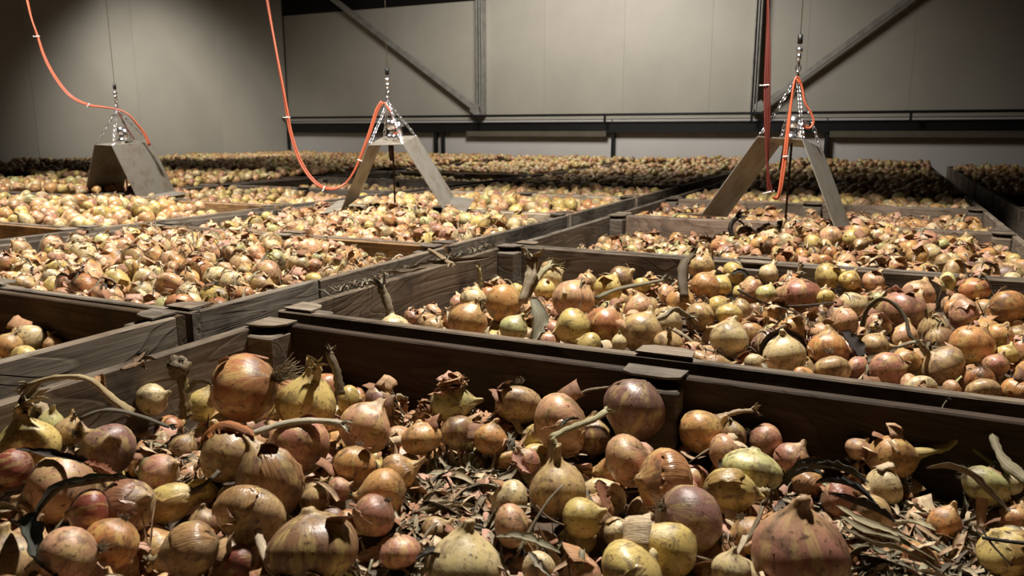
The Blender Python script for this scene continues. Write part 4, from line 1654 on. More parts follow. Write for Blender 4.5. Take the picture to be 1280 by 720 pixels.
def flake(x, y, s, rr, key, lift=0.):
    """small curved scrap of skin"""
    c0 = CRD[key]
    if not (c0[0] + .03 + s < x < c0[1] - .03 - s and c0[2] + .03 + s < y < c0[3] - .03 - s):
        return
    z = max(Hs(x, y) if key == 'C0' else .3 * Hs(x, y) + .7 * H(x, y), bed(x, y) if key == 'C0' else 1.0) + .003 + lift
    if on_hero(x, y, z):
        return
    n, m = 5, 4
    rot = Matrix.Rotation(rr.uniform(0, 6.28), 3, 'Z') @ Matrix.Rotation(rr.uniform(-.8, .8), 3, 'X') @ Matrix.Rotation(rr.uniform(-.8, .8), 3, 'Y')
    cv = rr.uniform(.6, 2.2)
    sd = rr.uniform(0, 99)
    v, l = [], []
    for side in (0, 1):
        for i in range(n):
            for j in range(m):
                a = (i / (n - 1) - .5) * (1 + .4 * noise.noise(Vector((sd, j * .9, 0))))
                b = (j / (m - 1) - .5) * (1.2 + .5 * noise.noise(Vector((sd, i * .9, 5))))
                p = Vector((math.sin(a * cv) / cv * 1.2, b, (math.cos(a * cv) - 1) / cv + .5 * 0)) * s * 2
                p.z -= side * .0006
                p = rot @ p
                v.append((x + p.x, y + p.y, z + p.z + s * .3))
                l.append((b * 4, side, a * 4))
    f = []
    k = n * m
    for i in range(n - 1):
        for j in range(m - 1):
            a = i * m + j
            f.append((a, a + m, a + m + 1, a + 1))
            f.append((k + a, k + a + 1, k + a + m + 1, k + a + m))
    bd = [j for j in range(m)] + [i * m + m - 1 for i in range(1, n)] + [(n - 1) * m + j for j in range(m - 2, -1, -1)] + [i * m for i in range(n - 2, 0, -1)]
    for a, b in zip(bd, bd[1:] + bd[:1]):
        f.append((a, b, k + b, k + a))
    add_lit(v, f, l, rr.choice(SKL))


def blur(a, k):
    p = np.pad(a, k, mode='edge')
    out = np.zeros_like(a)
    for i in range(2 * k + 1):
        out += p[i:i + a.shape[0], k:-k]
    out /= 2 * k + 1
    p = np.pad(out, k, mode='edge')
    o2 = np.zeros_like(a)
    for i in range(2 * k + 1):
        o2 += p[k:-k, i:i + a.shape[1]]
    return o2 / (2 * k + 1)


hb = blur(hm, 2)


def Hs(x, y):
    i, j = int((x - HX0) / HC), int((y - HY0) / HC)
    if 0 <= i < HNX and 0 <= j < HNY:
        return hb[i, j]
    return 1.1


def on_hero(x, y, z, keep=.12):
    """would this scrap hide one of the onions that stand out?"""
    u, v, t = pix((x, y, z))
    if t < .1 or not (0 <= u < 1280 and 0 <= v < 720):
        return False
    k = ibuf[int(v / 2), int(u / 2)]
    return 0 <= k < NH and rl.random() > keep


rl = random.Random(99)
for _ in range(9000):                      # drifts
    z = rl.choice(ZONES)
    x, y = rl.gauss(z[0], z[2] * .55), rl.gauss(z[1], z[3] * .55)
    if rl.random() < z[4] * .6:
        strand(x, y, rl.uniform(.03, .12), rl.uniform(.003, .012), rl, 'C0', rl.uniform(0, .010))
    elif rl.random() < .35:
        flake(x, y, rl.uniform(.005, .014), rl, 'C0', rl.uniform(0, .01))
for key, ns, nf, big in (('C0', 2600, 2200, .9), ('C1', 2200, 2000, .8), ('L0', 260, 320, .9), ('L1', 1500, 1800, .8), ('C2', 1100, 1400, .9), ('L2', 800, 1100, 1.), ('C3', 500, 800, 1.1)):
    c = CRD[key]
    for _ in range(ns):
        x, y = rl.uniform(c[0], c[1]), rl.uniform(c[2], c[3])
        strand(x, y, rl.uniform(.03, .12) * big, rl.uniform(.002, .010) * big, rl, key, rl.uniform(0, .004), n=7)
    for _ in range(nf):
        x, y = rl.uniform(c[0], c[1]), rl.uniform(c[2], c[3])
        flake(x, y, rl.uniform(.006, .019) * big, rl, key)
for _ in range(420):                       # broader crumpled leaves in the front crate
    x, y = rl.uniform(-1.15, .5), rl.uniform(.15, 1.2)
    strand(x, y, rl.uniform(.05, .13), rl.uniform(.010, .022), rl, 'C0', rl.uniform(.0, .008), n=9, c=rl.choice(LITC[:7] + SKL[:2]))
for _ in range(130):                       # debris caught on the rims by the gap between the rows
    y = rl.uniform(1.5, 2.45)
    a = rl.uniform(-.5, .5) + rl.choice([0, 1.57])
    ln = rl.uniform(.02, .07)
    x = rl.uniform(-1.245, -1.215)
    path = [np.array([x + math.sin(a) * ln * (i / 4 - .5), y + math.cos(a) * ln * (i / 4 - .5), RIM + .006 + .006 * math.sin(i * 1.3 + a) + rl.uniform(0, .002)]) for i in range(5)]
    v, f, l = ribbon_geo(path, rl.uniform(.002, .007), .4, 3, seed=rl.randrange(999))
    add_lit(v, f, l, [q * .5 for q in rl.choice(LITC)])
T3 = []
for q in LF:
    T3.append((q[0], q[1], q[2]))
    if len(q) == 4:
        T3.append((q[0], q[2], q[3]))
me = big_mesh('dry_leaf_litter', np.array(LV), np.array(T3), MAT_DRY_HEAP, {'loc': ('FLOAT_VECTOR', np.array(LLc)), 'tint': ('FLOAT_COLOR', np.array(LC))})
lit = put('dry_leaf_litter', me)
tag(lit, 'shredded dry leaves and skin scraps strewn over the onion heaps', 'onion litter', kind='stuff')
print('litter tris', len(T3))


# ------------------------------------------------------------------ single stalks and leaves read off the photograph
def lift_path(pts, z):
    """pts: (u, v, dz) -> world points on the level z+dz"""
    out = []
    for p in pts:
        u, v = p[0], p[1]
        P, t = on_z(u, v, z + (p[2] if len(p) > 2 else 0))
        out.append(P)
    return out


def world_part(name, V, F, L, mat, colr, parent=None):
    me_ = mesh_from(name, V, F, mat, {'loc': ('FLOAT_VECTOR', L)})
    o = put(name, me_, None, colr)
    if parent is not None:
        bpy.context.view_layer.update()
        o.parent = parent
        o.matrix_parent_inverse = parent.matrix_world.inverted()
    return o


def depth_path(pts, d0, d1=None):
    n = len(pts)
    d1 = d0 if d1 is None else d1
    return [at_depth(p[0], p[1], d0 + (d1 - d0) * i / (n - 1)) for i, p in enumerate(pts)]


def stalk(pts, d0, d1, w0, w1, colr, label=None, parent=None, name='dry_stalk', n=16, flat=.65, seed=0, ragend=True):
    """pts in picture pixels, depths d0..d1 metres from the camera, widths in pixels"""
    path = smooth_path(depth_path(pts, d0, d1), n)
    rr = random.Random(seed)
    rad = [(w0 + (w1 - w0) * i / (n - 1)) / 2 / FPX * ((d0 + d1) / 2) * (1 + .18 * rr.uniform(-1, 1)) for i in range(n)]
    V, F, L = tube_geo(path, rad, 10, flat, .28, twist=rr.uniform(-3, 3), seed=seed, rag=.06)
    V, F, L = list(V), [list(f) for f in F], list(L)
    if ragend:
        e = path[-1]
        d = path[-1] - path[-3]
        d /= np.linalg.norm(d)
        for q in range(5):
            pp = [e - d * rad[-1]]
            dd = d.copy()
            for s in range(4):
                dd = dd + np.array([rr.uniform(-.5, .5) for _ in range(3)])
                dd /= np.linalg.norm(dd)
                pp.append(pp[-1] + dd * rad[-1] * 1.1)
            v, f, l = ribbon_geo(pp, rad[-1] * 1.2, .5, 3, seed=q + seed * 9)
            n0 = len(V)
            V += v
            F += [[i + n0 for i in x] for x in f]
            L += l
    o = world_part(name, V, F, L, MAT_DRY, lin(colr), parent)
    if label:
        tag(o, label, 'plant stalk')
    return o


def leaf(pts, d0, d1, wpx, colr, label, seed=0, curl=.35, n=18):
    path = smooth_path(depth_path(pts, d0, d1), n)
    w_ = wpx / FPX * (d0 + d1) / 2
    rr = random.Random(seed)
    wl_ = [max(.12, math.sin(math.pi * (i / (n - 1)) ** .8) ** .6) * w_ * (1 + .2 * rr.uniform(-1, 1)) for i in range(n)]
    V, F, L = ribbon_geo(path, wl_, curl, 6, seed=seed, thick=.0008, ragged=.3)
    o = world_part('dry_leaf', V, F, L, MAT_DRY, lin(colr))
    tag(o, label, 'dry leaf')
    return o


def hero(key):
    for o in ON[:NH]:
        if o['uv'] == key:
            return o
    return None


def dep(key):
    o = hero(key)
    return pix(o['c'])[2], o.get('ob'), o['r']


# necks that belong to particular onions
def neck_of(key, pts, w0, w1, colr, d_end=0., seed=1, **k):
    d, ob, r = dep(key)
    return stalk(pts, d, d + d_end, w0, w1, colr, None, ob, 'neck', seed=seed, **k)


neck_of((384, 503), [(392, 492), (395, 478), (397, 466), (394, 460)], 15, 12, (176, 160, 112), -.03, 3)
neck_of((698, 612), [(700, 590), (697, 575), (694, 556), (690, 548)], 15, 8, (196, 190, 140), 0, 4, ragend=False)
neck_of((877, 539), [(896, 522), (908, 519), (925, 514), (943, 513)], 9, 7, (176, 152, 118), -.02, 5)
neck_of((1116, 573), [(1142, 566), (1165, 562), (1184, 556), (1197, 543), (1203, 531)], 19, 7, (186, 166, 100), 0, 6)
neck_of((313, 643), [(312, 640), (318, 655), (324, 674), (330, 690), (338, 708), (350, 722)], 12, 14, (206, 188, 160), -.10, 7)
neck_of((491, 409), [(489, 402), (487, 388), (482, 372), (476, 358)], 9, 13, (150, 136, 112), 0, 8)
neck_of((592, 375), [(600, 368), (601, 352), (599, 336)], 5, 5, (176, 162, 112), 0, 9)
neck_of((648, 506), [(641, 500), (640, 512), (643, 525), (650, 538), (660, 542)], 9, 7, (176, 158, 124), -.05, 10)
neck_of((1178, 457), [(1160, 440), (1152, 432), (1140, 428), (1122, 434)], 9, 5, (150, 136, 106), 0, 11)
neck_of((62, 531), [(58, 518), (52, 508), (42, 502)], 13, 15, (190, 172, 140), 0, 12)
neck_of((36, 556), [(28, 545), (24, 530), (28, 514), (36, 504)], 14, 18, (186, 168, 130), 0, 13)

# free-lying stalks and leaves
stalk([(165, 516), (150, 506), (134, 494), (120, 480), (104, 472), (80, 471), (58, 474), (34, 482)], 1.18, 1.12, 14, 7, (170, 150, 108), 'thick curled tan stalk arching over the crate rim at the frame edge', seed=20, n=24)
stalk([(100, 524), (125, 514), (150, 514), (180, 522), (212, 534)], 1.13, 1.17, 9, 6, (96, 88, 70), 'dark grey twisted stalk lying below the arching tan one', seed=21)
mud = stalk([(232, 522), (231, 505), (229, 488), (226, 472), (224, 462)], 1.25, 1.24, 17, 13, (128, 108, 66), 'upright brown stalk topped by a muddy clump', seed=22, ragend=False)
bc = at_depth(223, 459, 1.235)
V, F, L = [], [], []
for i in range(11):
    for j in range(16):
        th, ph = math.pi * (i + .3) / 10.6, 2 * math.pi * j / 16
        d = Vector((math.sin(th) * math.cos(ph), math.sin(th) * math.sin(ph), math.cos(th)))
        r = .0165 * (1 + .55 * noise.noise(d * 2.6) + .35 * noise.noise(d * 6))
        V.append(bc + np.array(d) * r)
        L.append(tuple(d * 2))
for i in range(10):
    for j in range(16):
        a, b = i * 16 + j, i * 16 + (j + 1) % 16
        F.append((a, a + 16, b + 16, b))
F += [tuple(range(16)), tuple(range(160, 176))[::-1]]
world_part('mud_clump', V, F, L, MAT_DRY, lin((112, 96, 66)), mud)
rt = put('roots', ROOTS[0], None, lin((140, 124, 86)), loc=Vector(bc) + Vector((0, 0, -.022)), scale=(.022, .022, -.03))
bpy.context.view_layer.update()
rt.parent = mud
rt.matrix_parent_inverse = mud.matrix_world.inverted()
leaf([(236, 492), (246, 480), (258, 480), (264, 482)], 1.24, 1.22, 12, (120, 116, 84), 'short grey-green leaf joined beside the muddy clump stalk', seed=23)
stalk([(425, 494), (423, 478), (420, 462), (413, 446), (412, 440)], 1.36, 1.37, 11, 8, (128, 112, 84), 'upright dry stem behind the olive-yellow onion', seed=24)
stalk([(690, 548), (705, 539), (722, 532), (742, 524), (758, 514)], 1.2, 1.24, 11, 8, (174, 166, 124), 'pale green forked stem lying across the broad peach onion', seed=25)
leaf([(702, 533), (712, 526), (724, 524)], 1.19, 1.2, 9, (60, 62, 40), 'small dark green leaf on the pale forked stem', seed=26)
stalk([(716, 497), (732, 489), (745, 486), (762, 484)], 1.33, 1.33, 5, 4, (128, 112, 80), 'thin dry stalk pointing at the big muddy purple-brown onion', seed=27)
stalk([(934, 548), (938, 530), (944, 508), (948, 494)], 1.32, 1.33, 6, 8, (112, 96, 72), 'dark thin stem leaning on the long inner board', seed=28)
stalk([(910, 520), (907, 508), (909, 500)], 1.30, 1.31, 12, 7, (120, 96, 66), 'short brown stub standing behind the glossy amber onion', seed=29)
stalk([(1206, 538), (1194, 529), (1181, 523), (1178, 510), (1184, 500)], 1.18, 1.2, 5, 3, (130, 114, 92), 'thin crooked twig rising before the dark board by the long-stalked onion', seed=30)
stalk([(1200, 545), (1216, 560), (1232, 572), (1242, 580)], 1.14, 1.10, 12, 9, (140, 134, 92), 'grey-green flattened stalk beside the long-stalked golden onion', seed=31)
stalk([(1236, 532), (1246, 560), (1262, 583), (1290, 604)], 1.12, 1.02, 9, 18, (132, 122, 92), 'thick forked stalk slanting to the frame edge before the dark board', seed=32)
leaf([(160, 598), (136, 602), (105, 607), (75, 614), (55, 634), (42, 655)], .98, .93, 12, (84, 82, 66), 'long twisted dark grey leaf sweeping over the large peach onion', seed=33, curl=.8)
leaf([(20, 655), (34, 664), (42, 684), (50, 704), (72, 724)], .90, .84, 26, (50, 50, 36), 'nearly black crumpled leaf hanging in the bottom corner', seed=34, curl=.7)
stalk([(312, 543), (334, 536), (356, 529), (386, 526), (412, 527), (428, 530)], 1.15, 1.17, 9, 10, (186, 176, 152), 'pale whitish stalk lying above the speckled pinkish onion', seed=35)
leaf([(250, 552), (262, 535), (280, 528), (300, 534), (318, 545)], 1.10, 1.07, 24, (176, 110, 56), 'curled cap of torn orange skin over the greyish tan onion', seed=36, curl=-.4)
stalk([(648, 690), (660, 668), (676, 640), (690, 620), (704, 606)], .93, .98, 5, 3, (150, 136, 108), 'thin grey twig crossing in front of the yellowish tan onion', seed=37, ragend=False)
stalk([(670, 632), (684, 646), (704, 656), (730, 660), (756, 654)], .98, .98, 4, 3, (120, 96, 66), 'thin brown bent twig across the yellow-green onion', seed=38, ragend=False)
stalk([(872, 696), (894, 700), (920, 690), (938, 668), (950, 644), (953, 632)], .92, .98, 5, 8, (140, 122, 92), 'bent brown twig between the grey-brown onion and the largest one', seed=39)
leaf([(620, 672), (650, 674), (676, 682), (700, 692)], .92, .91, 16, (158, 150, 122), 'pale grey ribbed leaf lying near the cream-yellow onion at the bottom', seed=40)
leaf([(660, 690), (672, 706), (690, 722)], .88, .86, 10, (170, 160, 140), 'short whitish curled leaf at the bottom edge', seed=41)
leaf([(520, 700), (540, 693), (560, 697), (576, 698)], .86, .86, 16, (76, 70, 56), 'dark mouldy leaf lying on the large cream-yellow onion', seed=42)
for k_, (pp, cc, lb) in enumerate((
        ([(972, 612), (990, 598), (1010, 590), (1030, 594)], (64, 62, 48), 'dark green leaf shred, first above the black fallen leaf'),
        ([(985, 600), (1000, 585), (1030, 582), (1058, 588)], (74, 72, 54), 'dark green leaf shred lying behind the smooth bright green onion'),
        ([(1005, 590), (1035, 585), (1062, 592), (1086, 604)], (92, 88, 70), 'olive grey leaf shred below the small pale onion'),
        ([(1020, 604), (1046, 604), (1070, 612), (1094, 630)], (34, 30, 26), 'black shrivelled leaf over the buried pinkish onion'),
        ([(1040, 618), (1068, 630), (1096, 640), (1120, 654)], (40, 36, 30), 'long black fallen leaf pointing at the bottom corner'))):
    leaf(pp, 1.10 - .02 * k_, 1.05 - .02 * k_, 14, cc, lb, seed=50 + k_, curl=.5)
leaf([(1158, 586), (1185, 586), (1210, 594), (1232, 614), (1262, 640)], 1.07, .98, 13, (120, 104, 76), 'long brown leaf slanting over the pale green slanted onion', seed=56, curl=.5)
for k_, pp in enumerate(([(1045, 632), (1075, 652), (1110, 664), (1150, 678)], [(1050, 645), (1080, 666), (1120, 676), (1168, 700)], [(1052, 660), (1090, 680), (1130, 690), (1175, 716)], [(1120, 655), (1145, 655), (1170, 664)])):
    leaf(pp, .98 - .02 * k_, .90 - .015 * k_, 11, [(166, 154, 120), (150, 140, 108), (140, 128, 98), (176, 166, 130)][k_],
         ['topmost pale strand of the streaming dried leaves', 'second pale strand of the streaming dried leaves', 'lowest pale strand of the streaming dried leaves', 'short pale stub of leaf beyond the streaming strands'][k_], seed=60 + k_)
stalk([(1228, 672), (1256, 676), (1290, 680)], .90, .89, 6, 6, (36, 30, 26), 'black stem lying over the pale yellow onion in the corner', seed=65)
stalk([(1226, 660), (1240, 680), (1262, 704)], .91, .88, 3, 3, (60, 48, 36), 'thin dark stem crossing the black one in the corner', seed=66)
leaf([(20, 562), (60, 568), (100, 574), (135, 584)], 1.06, 1.03, 10, (60, 50, 36), 'thin dark leaf across the purplish ribbed onion and its neighbours', seed=67)
leaf([(105, 578), (125, 590), (148, 602)], 1.02, 1.0, 20, (150, 90, 48), 'rusty brown skin flap above the dark twisted leaf', seed=68)
leaf([(748, 600), (752, 620), (758, 640)], 1.05, 1.02, 16, (160, 104, 66), 'upright copper skin flap beside the yellowish tan onion', seed=69)
leaf([(980, 568), (1000, 572), (1020, 574), (1042, 575)], 1.22, 1.22, 13, (176, 116, 62), 'flat orange skin flake before the dark board', seed=70, curl=.1)
leaf([(640, 566), (650, 580), (664, 592)], 1.12, 1.10, 14, (186, 138, 116), 'pink split skin at the far end of the leaf litter', seed=71)
# second crate
stalk([(652, 378), (658, 360), (664, 343), (666, 325)], 2.02, 2.06, 10, 16, (172, 156, 128), 'pale leafy stem, taller of the two by the corner', seed=72)
stalk([(660, 372), (670, 352), (680, 338), (690, 332)], 2.04, 2.1, 8, 12, (160, 150, 112), 'pale green leafy stem leaning away from its taller twin', seed=73)
leaf([(666, 372), (672, 392), (668, 412), (660, 430)], 1.82, 1.74, 26, (146, 142, 118), 'broad grey leaf draped before the large smooth peach onion', seed=74, curl=.15)
stalk([(856, 372), (853, 350), (855, 330), (866, 318)], 2.02, 2.1, 12, 9, (92, 76, 52), 'dark upright stalk in the middle of the second crate', seed=75)
stalk([(796, 410), (812, 402), (830, 396), (843, 386), (860, 396)], 1.72, 1.78, 10, 9, (140, 128, 102), 'kinked grey stalk across the second crate', seed=76)
stalk([(842, 412), (856, 420), (872, 432), (894, 440)], 1.66, 1.62, 7, 4, (158, 142, 112), 'pale stalk ending on the rim by the tall cream-tan onion', seed=77)
stalk([(922, 362), (940, 372), (965, 381), (1000, 382), (1042, 378)], 1.84, 1.86, 4, 3, (72, 62, 46), 'thin dark stem lying across the pink ribbed onion', seed=78)
stalk([(974, 384), (995, 390), (1008, 398), (1016, 408)], 1.80, 1.74, 3, 2, (84, 66, 44), 'thin brown stem branching below the thin dark one', seed=79)
leaf([(952, 454), (957, 462), (959, 476), (962, 494)], 1.45, 1.37, 8, (150, 138, 110), 'narrow grey leaf strip hanging over the crate rim', seed=80)
leaf([(1052, 414), (1062, 428), (1074, 446), (1084, 464)], 1.62, 1.56, 20, (58, 42, 32), 'dark hanging skin beside the orange ribbed onion', seed=81)
leaf([(950, 452), (958, 428), (978, 416), (1000, 424), (1010, 446)], 1.60, 1.60, 8, (58, 42, 32), 'dark curled skin ring over the cream onion', seed=82, curl=.6)
stalk([(1078, 408), (1084, 388), (1100, 374), (1118, 380), (1132, 398), (1138, 420), (1160, 436)], 1.76, 1.64, 6, 8, (88, 78, 54), 'dark hooked leaf stalk over the large dull pinkish onion', seed=83, n=24)
stalk([(1138, 470), (1146, 450), (1160, 436)], 1.56, 1.60, 7, 8, (108, 94, 64), 'brown stalk standing at the wide tan onion', seed=84)
leaf([(1064, 466), (1080, 452), (1100, 446), (1118, 452)], 1.56, 1.6, 10, (110, 98, 72), 'grey curled leaf around the pinkish red onion', seed=85)
stalk([(745, 372), (770, 362), (800, 356), (830, 350)], 1.98, 2.08, 7, 6, (124, 116, 88), 'grey-green flattened stalk behind the orange stained onion', seed=86)
leaf([(915, 345), (925, 340), (936, 345)], 2.1, 2.1, 8, (50, 46, 30), 'small dark leaf fleck on the lemon onion', seed=87)
stalk([(536, 312), (546, 318), (556, 325), (566, 331)], 2.26, 2.12, 6, 7, (146, 124, 96), 'short tan stalk bridging the gap between two crate rims', seed=88)
leaf([(478, 340), (500, 342), (525, 336), (548, 330), (580, 326), (612, 322)], 1.93, 2.28, 9, (112, 96, 74), 'strip of brown debris lying along the crate rim', seed=89, curl=.5)
stalk([(152, 462), (164, 457), (174, 453)], 1.30, 1.34, 6, 12, (128, 100, 68), 'brown clod of stalk resting on the front crate rim', seed=90)
leaf([(122, 470), (128, 478), (134, 486)], 1.22, 1.20, 14, (170, 130, 84), 'small tan skin scrap beneath the front crate rim', seed=91)
# third crate: dark stem, black leaf shapes standing for the shaded hollow
stalk([(916, 296), (913, 285), (917, 276), (922, 274)], 3.1, 3.1, 8, 7, (42, 30, 24), 'dark twisted stem below the splayed foot of the brown-stained sheet', seed=92)
for k_, pp in enumerate(([(1000, 300), (1020, 296), (1045, 304), (1070, 318)], [(1035, 306), (1060, 304), (1080, 312), (1094, 324)], [(992, 312), (1004, 300), (1016, 302)])):
    leaf(pp, 3.0, 2.9, 20, (30, 22, 18), ['black rotted leaf at the foot of the brown rod', 'black rotted leaf under the foot plate of the brown-stained sheet', 'small black leaf against the brown rod'][k_], seed=95 + k_, curl=.6)

# ------------------------------------------------------------------ hanging metal hoods
HT, HW, HH, HS, HFL = .087, .147, .325, .177, .11
th_ = .003


def sheet(pts4, nrm_thick=.003):
    """a thin plate from four corners (local), with thickness along its normal"""
    P = [Vector(p) for p in pts4]
    n = (P[1] - P[0]).cross(P[3] - P[0]).normalized() * nrm_thick
    V = [tuple(p) for p in P] + [tuple(p - n) for p in P]
    F = [(0, 1, 2, 3), (7, 6, 5, 4), (0, 4, 5, 1), (1, 5, 6, 2), (2, 6, 7, 3), (3, 7, 4, 0)]
    return V, F


def torus_link(c, d, up, L, W, r):
    """one chain link: racetrack loop, centre c, long axis d"""
    d, up = Vector(d).normalized(), Vector(up).normalized()
    pts = []
    for k in range(12):
        a = 2 * math.pi * k / 12
        pts.append(Vector(c) + d * math.cos(a) * L / 2 + up * math.sin(a) * W / 2)
    V, F = [], []
    n = len(pts)
    nn = d.cross(up)
    for i, p in enumerate(pts):
        o = (p - Vector(c)).normalized()
        for k in range(5):
            b = 2 * math.pi * k / 5
            V.append(tuple(p + o * math.cos(b) * r + nn * math.sin(b) * r))
    for i in range(n):
        for k in range(5):
            a, b = i * 5 + k, i * 5 + (k + 1) % 5
            c2, d2 = ((i + 1) % n) * 5 + (k + 1) % 5, ((i + 1) % n) * 5 + k
            F.append((a, b, c2, d2))
    return V, F


def chain_geo(a, b, pitch=.02):
    a, b = Vector(a), Vector(b)
    d = b - a
    n = max(2, int(d.length / pitch))
    u1 = d.cross(Vector((.3, .8, .1))).normalized()
    u2 = d.cross(u1).normalized()
    gs = []
    for i in range(n):
        gs.append(torus_link(a + d * ((i + .5) / n), d, u1 if i % 2 else u2, d.length / n * 1.35, .014, .0019))
    return join_geo(*gs)


def cyl_geo(a, b, r, sides=12):
    V, F, L = tube_geo([a, b], r, sides)
    return V, F


def hood(loc, rot, label, hookuv, seed, rodlen, skew=0):
    y, p, r = rot
    cyy, syy = math.cos(y), math.sin(y)
    Rm = Matrix.Rotation(y, 4, 'Z') @ Matrix.Rotation(p, 4, 'X') @ Matrix.Rotation(r, 4, 'Y')
    e = bpy.data.objects.new('metal_hood', None)
    col.objects.link(e)
    e.matrix_world = Matrix.Translation(loc) @ Rm
    tag(e, label, 'hanging sensor hood', 'hanging metal hoods')
    t, w_, h_, s_ = HT, HW, HH, HS
    put('top_plate', mesh_from('top_plate', *sheet([(-t, -w_, 0), (t, -w_, 0), (t, w_, 0), (-t, w_, 0)]), MAT_HOOD, smooth=False), e)
    put('side_plate', mesh_from('side_plate', *sheet([(t, -w_, 0), (t + s_, -w_, -h_), (t + s_, w_, -h_), (t, w_, 0)]), MAT_HOOD, smooth=False), e)
    put('side_plate', mesh_from('side_plate', *sheet([(-t, w_, 0), (-t - s_, w_, -h_), (-t - s_, -w_, -h_), (-t, -w_, 0)]), MAT_HOOD, smooth=False), e)
    put('foot_plate', mesh_from('foot_plate', *sheet([(t + s_, -w_, -h_), (t + s_ + HFL, -w_, -h_ - .012), (t + s_ + HFL, w_, -h_ - .012), (t + s_, w_, -h_)]), MAT_HOOD, smooth=False), e)
    put('foot_plate', mesh_from('foot_plate', *sheet([(-t - s_, w_, -h_), (-t - s_ - HFL, w_, -h_ - .012), (-t - s_ - HFL, -w_, -h_ - .012), (-t - s_, -w_, -h_)]), MAT_HOOD, smooth=False), e)
    inv = e.matrix_world.inverted()
    d = pix(loc)[2]
    hk = inv @ Vector(at_depth(hookuv[0], hookuv[1], d))
    for sx in (-1, 1):
        for sy in (-1, 1):
            put('chain', mesh_from('chain', *chain_geo((sx * t * .95, sy * w_ * .9, .002), hk), MAT_CHAIN), e)
    # swivel, shackle, ferrule and wire
    dn = (inv.to_3x3() @ Vector((0, 0, -1)))
    up = -dn
    g_ = [torus_link(hk + up * (.014 + .022 * i), up, Vector((1, 0, 0)) if i % 2 else Vector((0, 1, 0)), .032, .02, .003) for i in range(3)]
    put('shackle', mesh_from('shackle', *join_geo(*g_), MAT_CHAIN), e)
    top = hk + up * .08
    put('turnbuckle', mesh_from('turnbuckle', *join_geo(cyl_geo(top - up * .012, top + up * .012, .009), cyl_geo(top + up * .018, top + up * .034, .012)), MAT_CHAIN), e)
    put('ferrule', mesh_from('ferrule', *join_geo(cyl_geo(top + up * .05, top + up * .085, .010)), MAT_BLACK), e)
    wl_ = 4.9 - (e.matrix_world @ top).z
    put('wire', mesh_from('wire', *cyl_geo(top + up * .034, top + up * wl_, .0016, 6), MAT_STEEL), e)
    # clamp on the top plate with the probe rod through it
    pg = [cyl_geo((0, 0, .0), (0, 0, .03), .030), cyl_geo((0, 0, .03), (0, 0, .055), .018), cyl_geo((0, 0, .055), (0, 0, .10), .026), cyl_geo((.035, 0, .02), (.035, 0, .09), .014),
          cyl_geo((-.03, .0, .075), (.06, 0, .075), .008)]
    put('clamp', mesh_from('clamp', *join_geo(*pg), MAT_CHAIN), e)
    put('probe_rod', mesh_from('probe_rod', *cyl_geo(Vector((0, 0, .06)), Vector((0, 0, 0)) + dn * rodlen, .0048, 10), MAT_ROD), e)
    put('sensor_tube', mesh_from('sensor_tube', *cyl_geo((-.03, .05, -.004), (-.03, .05, -.11), .013, 12), MAT_ROD), e)
    return e, d


h3, d3 = hood((-.35, 3.344, 1.56), (-.175, -.129, .061), 'hanging bent sheet-metal hood with brown-stained inner face beside the orange and dark red cables', (997, 97), 1, .44)
h2, d2 = hood((-2.243, 3.338, 1.56), (.328, .137, -.025), 'middle hanging hood of bent sheet metal, its narrow plate leaning towards the whitish crate rim', (485, 127), 2, .40)
h1, d1 = hood((-4.59, 3.645, 1.529), (-.046, .076, .031), 'hanging hood with a broad squarish grey plate before the side wall', (146, 137), 3, .33)


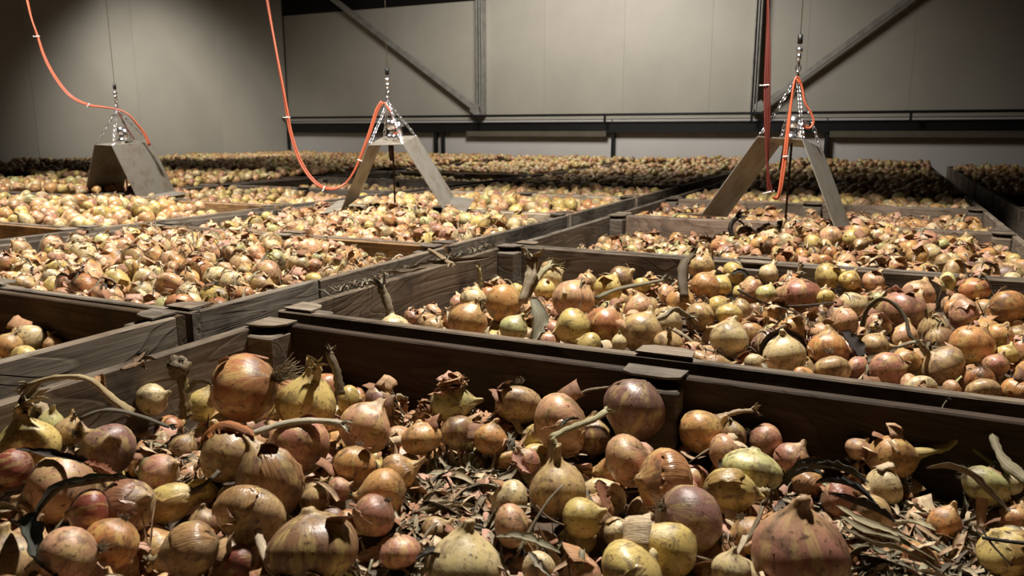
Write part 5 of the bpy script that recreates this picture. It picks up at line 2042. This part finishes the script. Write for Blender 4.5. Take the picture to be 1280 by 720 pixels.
def cable(pts, d, strands, rad, mat, label, ties=(), top=None, seed=0):
    """pts in pixels at depth d (number or list)"""
    n = len(pts)
    ds = d if hasattr(d, '__len__') else [d] * n
    P = [at_depth(p[0], p[1], ds[i]) for i, p in enumerate(pts)]
    if top is not None:
        dv = (P[0] - P[1]) / np.linalg.norm(P[0] - P[1])
        P = [P[0] + dv * 1.4 + np.array([0, 0, .1])] + [P[0] + dv * .5] + P
    path = smooth_path(P, 60)
    pts_, fr = frames(path)
    e = None
    for s in range(strands):
        off = (s - (strands - 1) / 2) * rad * 2.1
        q = []
        for i, (p, (t, r, u)) in enumerate(zip(pts_, fr)):
            a = i * .05 + s
            q.append(p + r * off * math.cos(i * .09) + u * off * math.sin(i * .09))
        V, F, L = tube_geo(q, rad, 8)
        if e is None:
            e = put('cable', mesh_from('cable', V, F, mat))
            tag(e, label, 'cable')
        else:
            put('strand', mesh_from('strand', V, F, mat), e)
    for (u_, v_) in ties:
        k = min(range(len(path)), key=lambda i: math.hypot(pix(path[i])[0] - u_, pix(path[i])[1] - v_))
        t, r, u2 = fr[k]
        c = Vector(path[k])
        V, F = torus_link(c, r, u2, rad * 2.4 * strands, rad * 3.2, rad * .6)
        V2, F2 = cyl_geo(c + Vector(r) * rad * 1.2 * strands, c + Vector(r) * rad * (1.2 * strands + 3.5), rad * .5, 6)
        put('cable_tie', mesh_from('cable_tie', *join_geo((V, F), (V2, F2)), MAT_TIE), e)
    return e


cable([(960, 0), (960, 60), (959, 110), (959, 150), (959, 190), (960, 222), (963, 240)], d3 - .12, 3, .0042, MAT_CABLE_RED,
      'dark red cable bundle hanging straight down beside the brown-stained hood', [(960, 108), (964, 247)], (0, 0, 0))
cable([(966, 246), (971, 248), (975, 238), (980, 205), (984, 170), (988, 135), (992, 110), (996, 98), (1000, 104)], d3 - .16, 2, .0042, MAT_CABLE,
      'bright orange cable pair looping up to the hook over the brown-stained hood', [(981, 196)])
cable([(999, 98), (1003, 112), (1006, 128), (1013, 140), (1017, 152), (1012, 160), (1002, 158)], d3 - .05, 1, .0042, MAT_CABLE,
      'short orange cable end running from the hook into the brown-stained hood clamp')
cable([(334, 0), (341, 40), (350, 90), (358, 135), (364, 168), (376, 203), (394, 228), (412, 236), (430, 231), (444, 212), (455, 185), (464, 160), (471, 138), (478, 127)], d2 - .10, 2, .0046, MAT_CABLE,
      'thick orange cable bundle swagging low and up to the middle hood', [(361, 146), (404, 233), (452, 198)], (-.03, 0, .1))
cable([(480, 128), (488, 140), (494, 155), (499, 164), (492, 168)], d2 - .03, 1, .0045, MAT_CABLE, 'short orange cable end inside the chains of the middle hood')
cable([(34, 0), (40, 25), (47, 45), (56, 72), (70, 98), (88, 120), (110, 131), (130, 134), (147, 137), (160, 143), (172, 156), (181, 168), (187, 182)], d1 - .05, 2, .005, MAT_CABLE,
      'orange cable pair sagging from above to the hood with the squarish plate', [(47, 43), (109, 131)], (-.1, 0, .1))
cable([(147, 138), (153, 150), (160, 162), (168, 174)], d1, 1, .004, MAT_CABLE_RED, 'short dark cable from the hook down to the squarish hood plate')
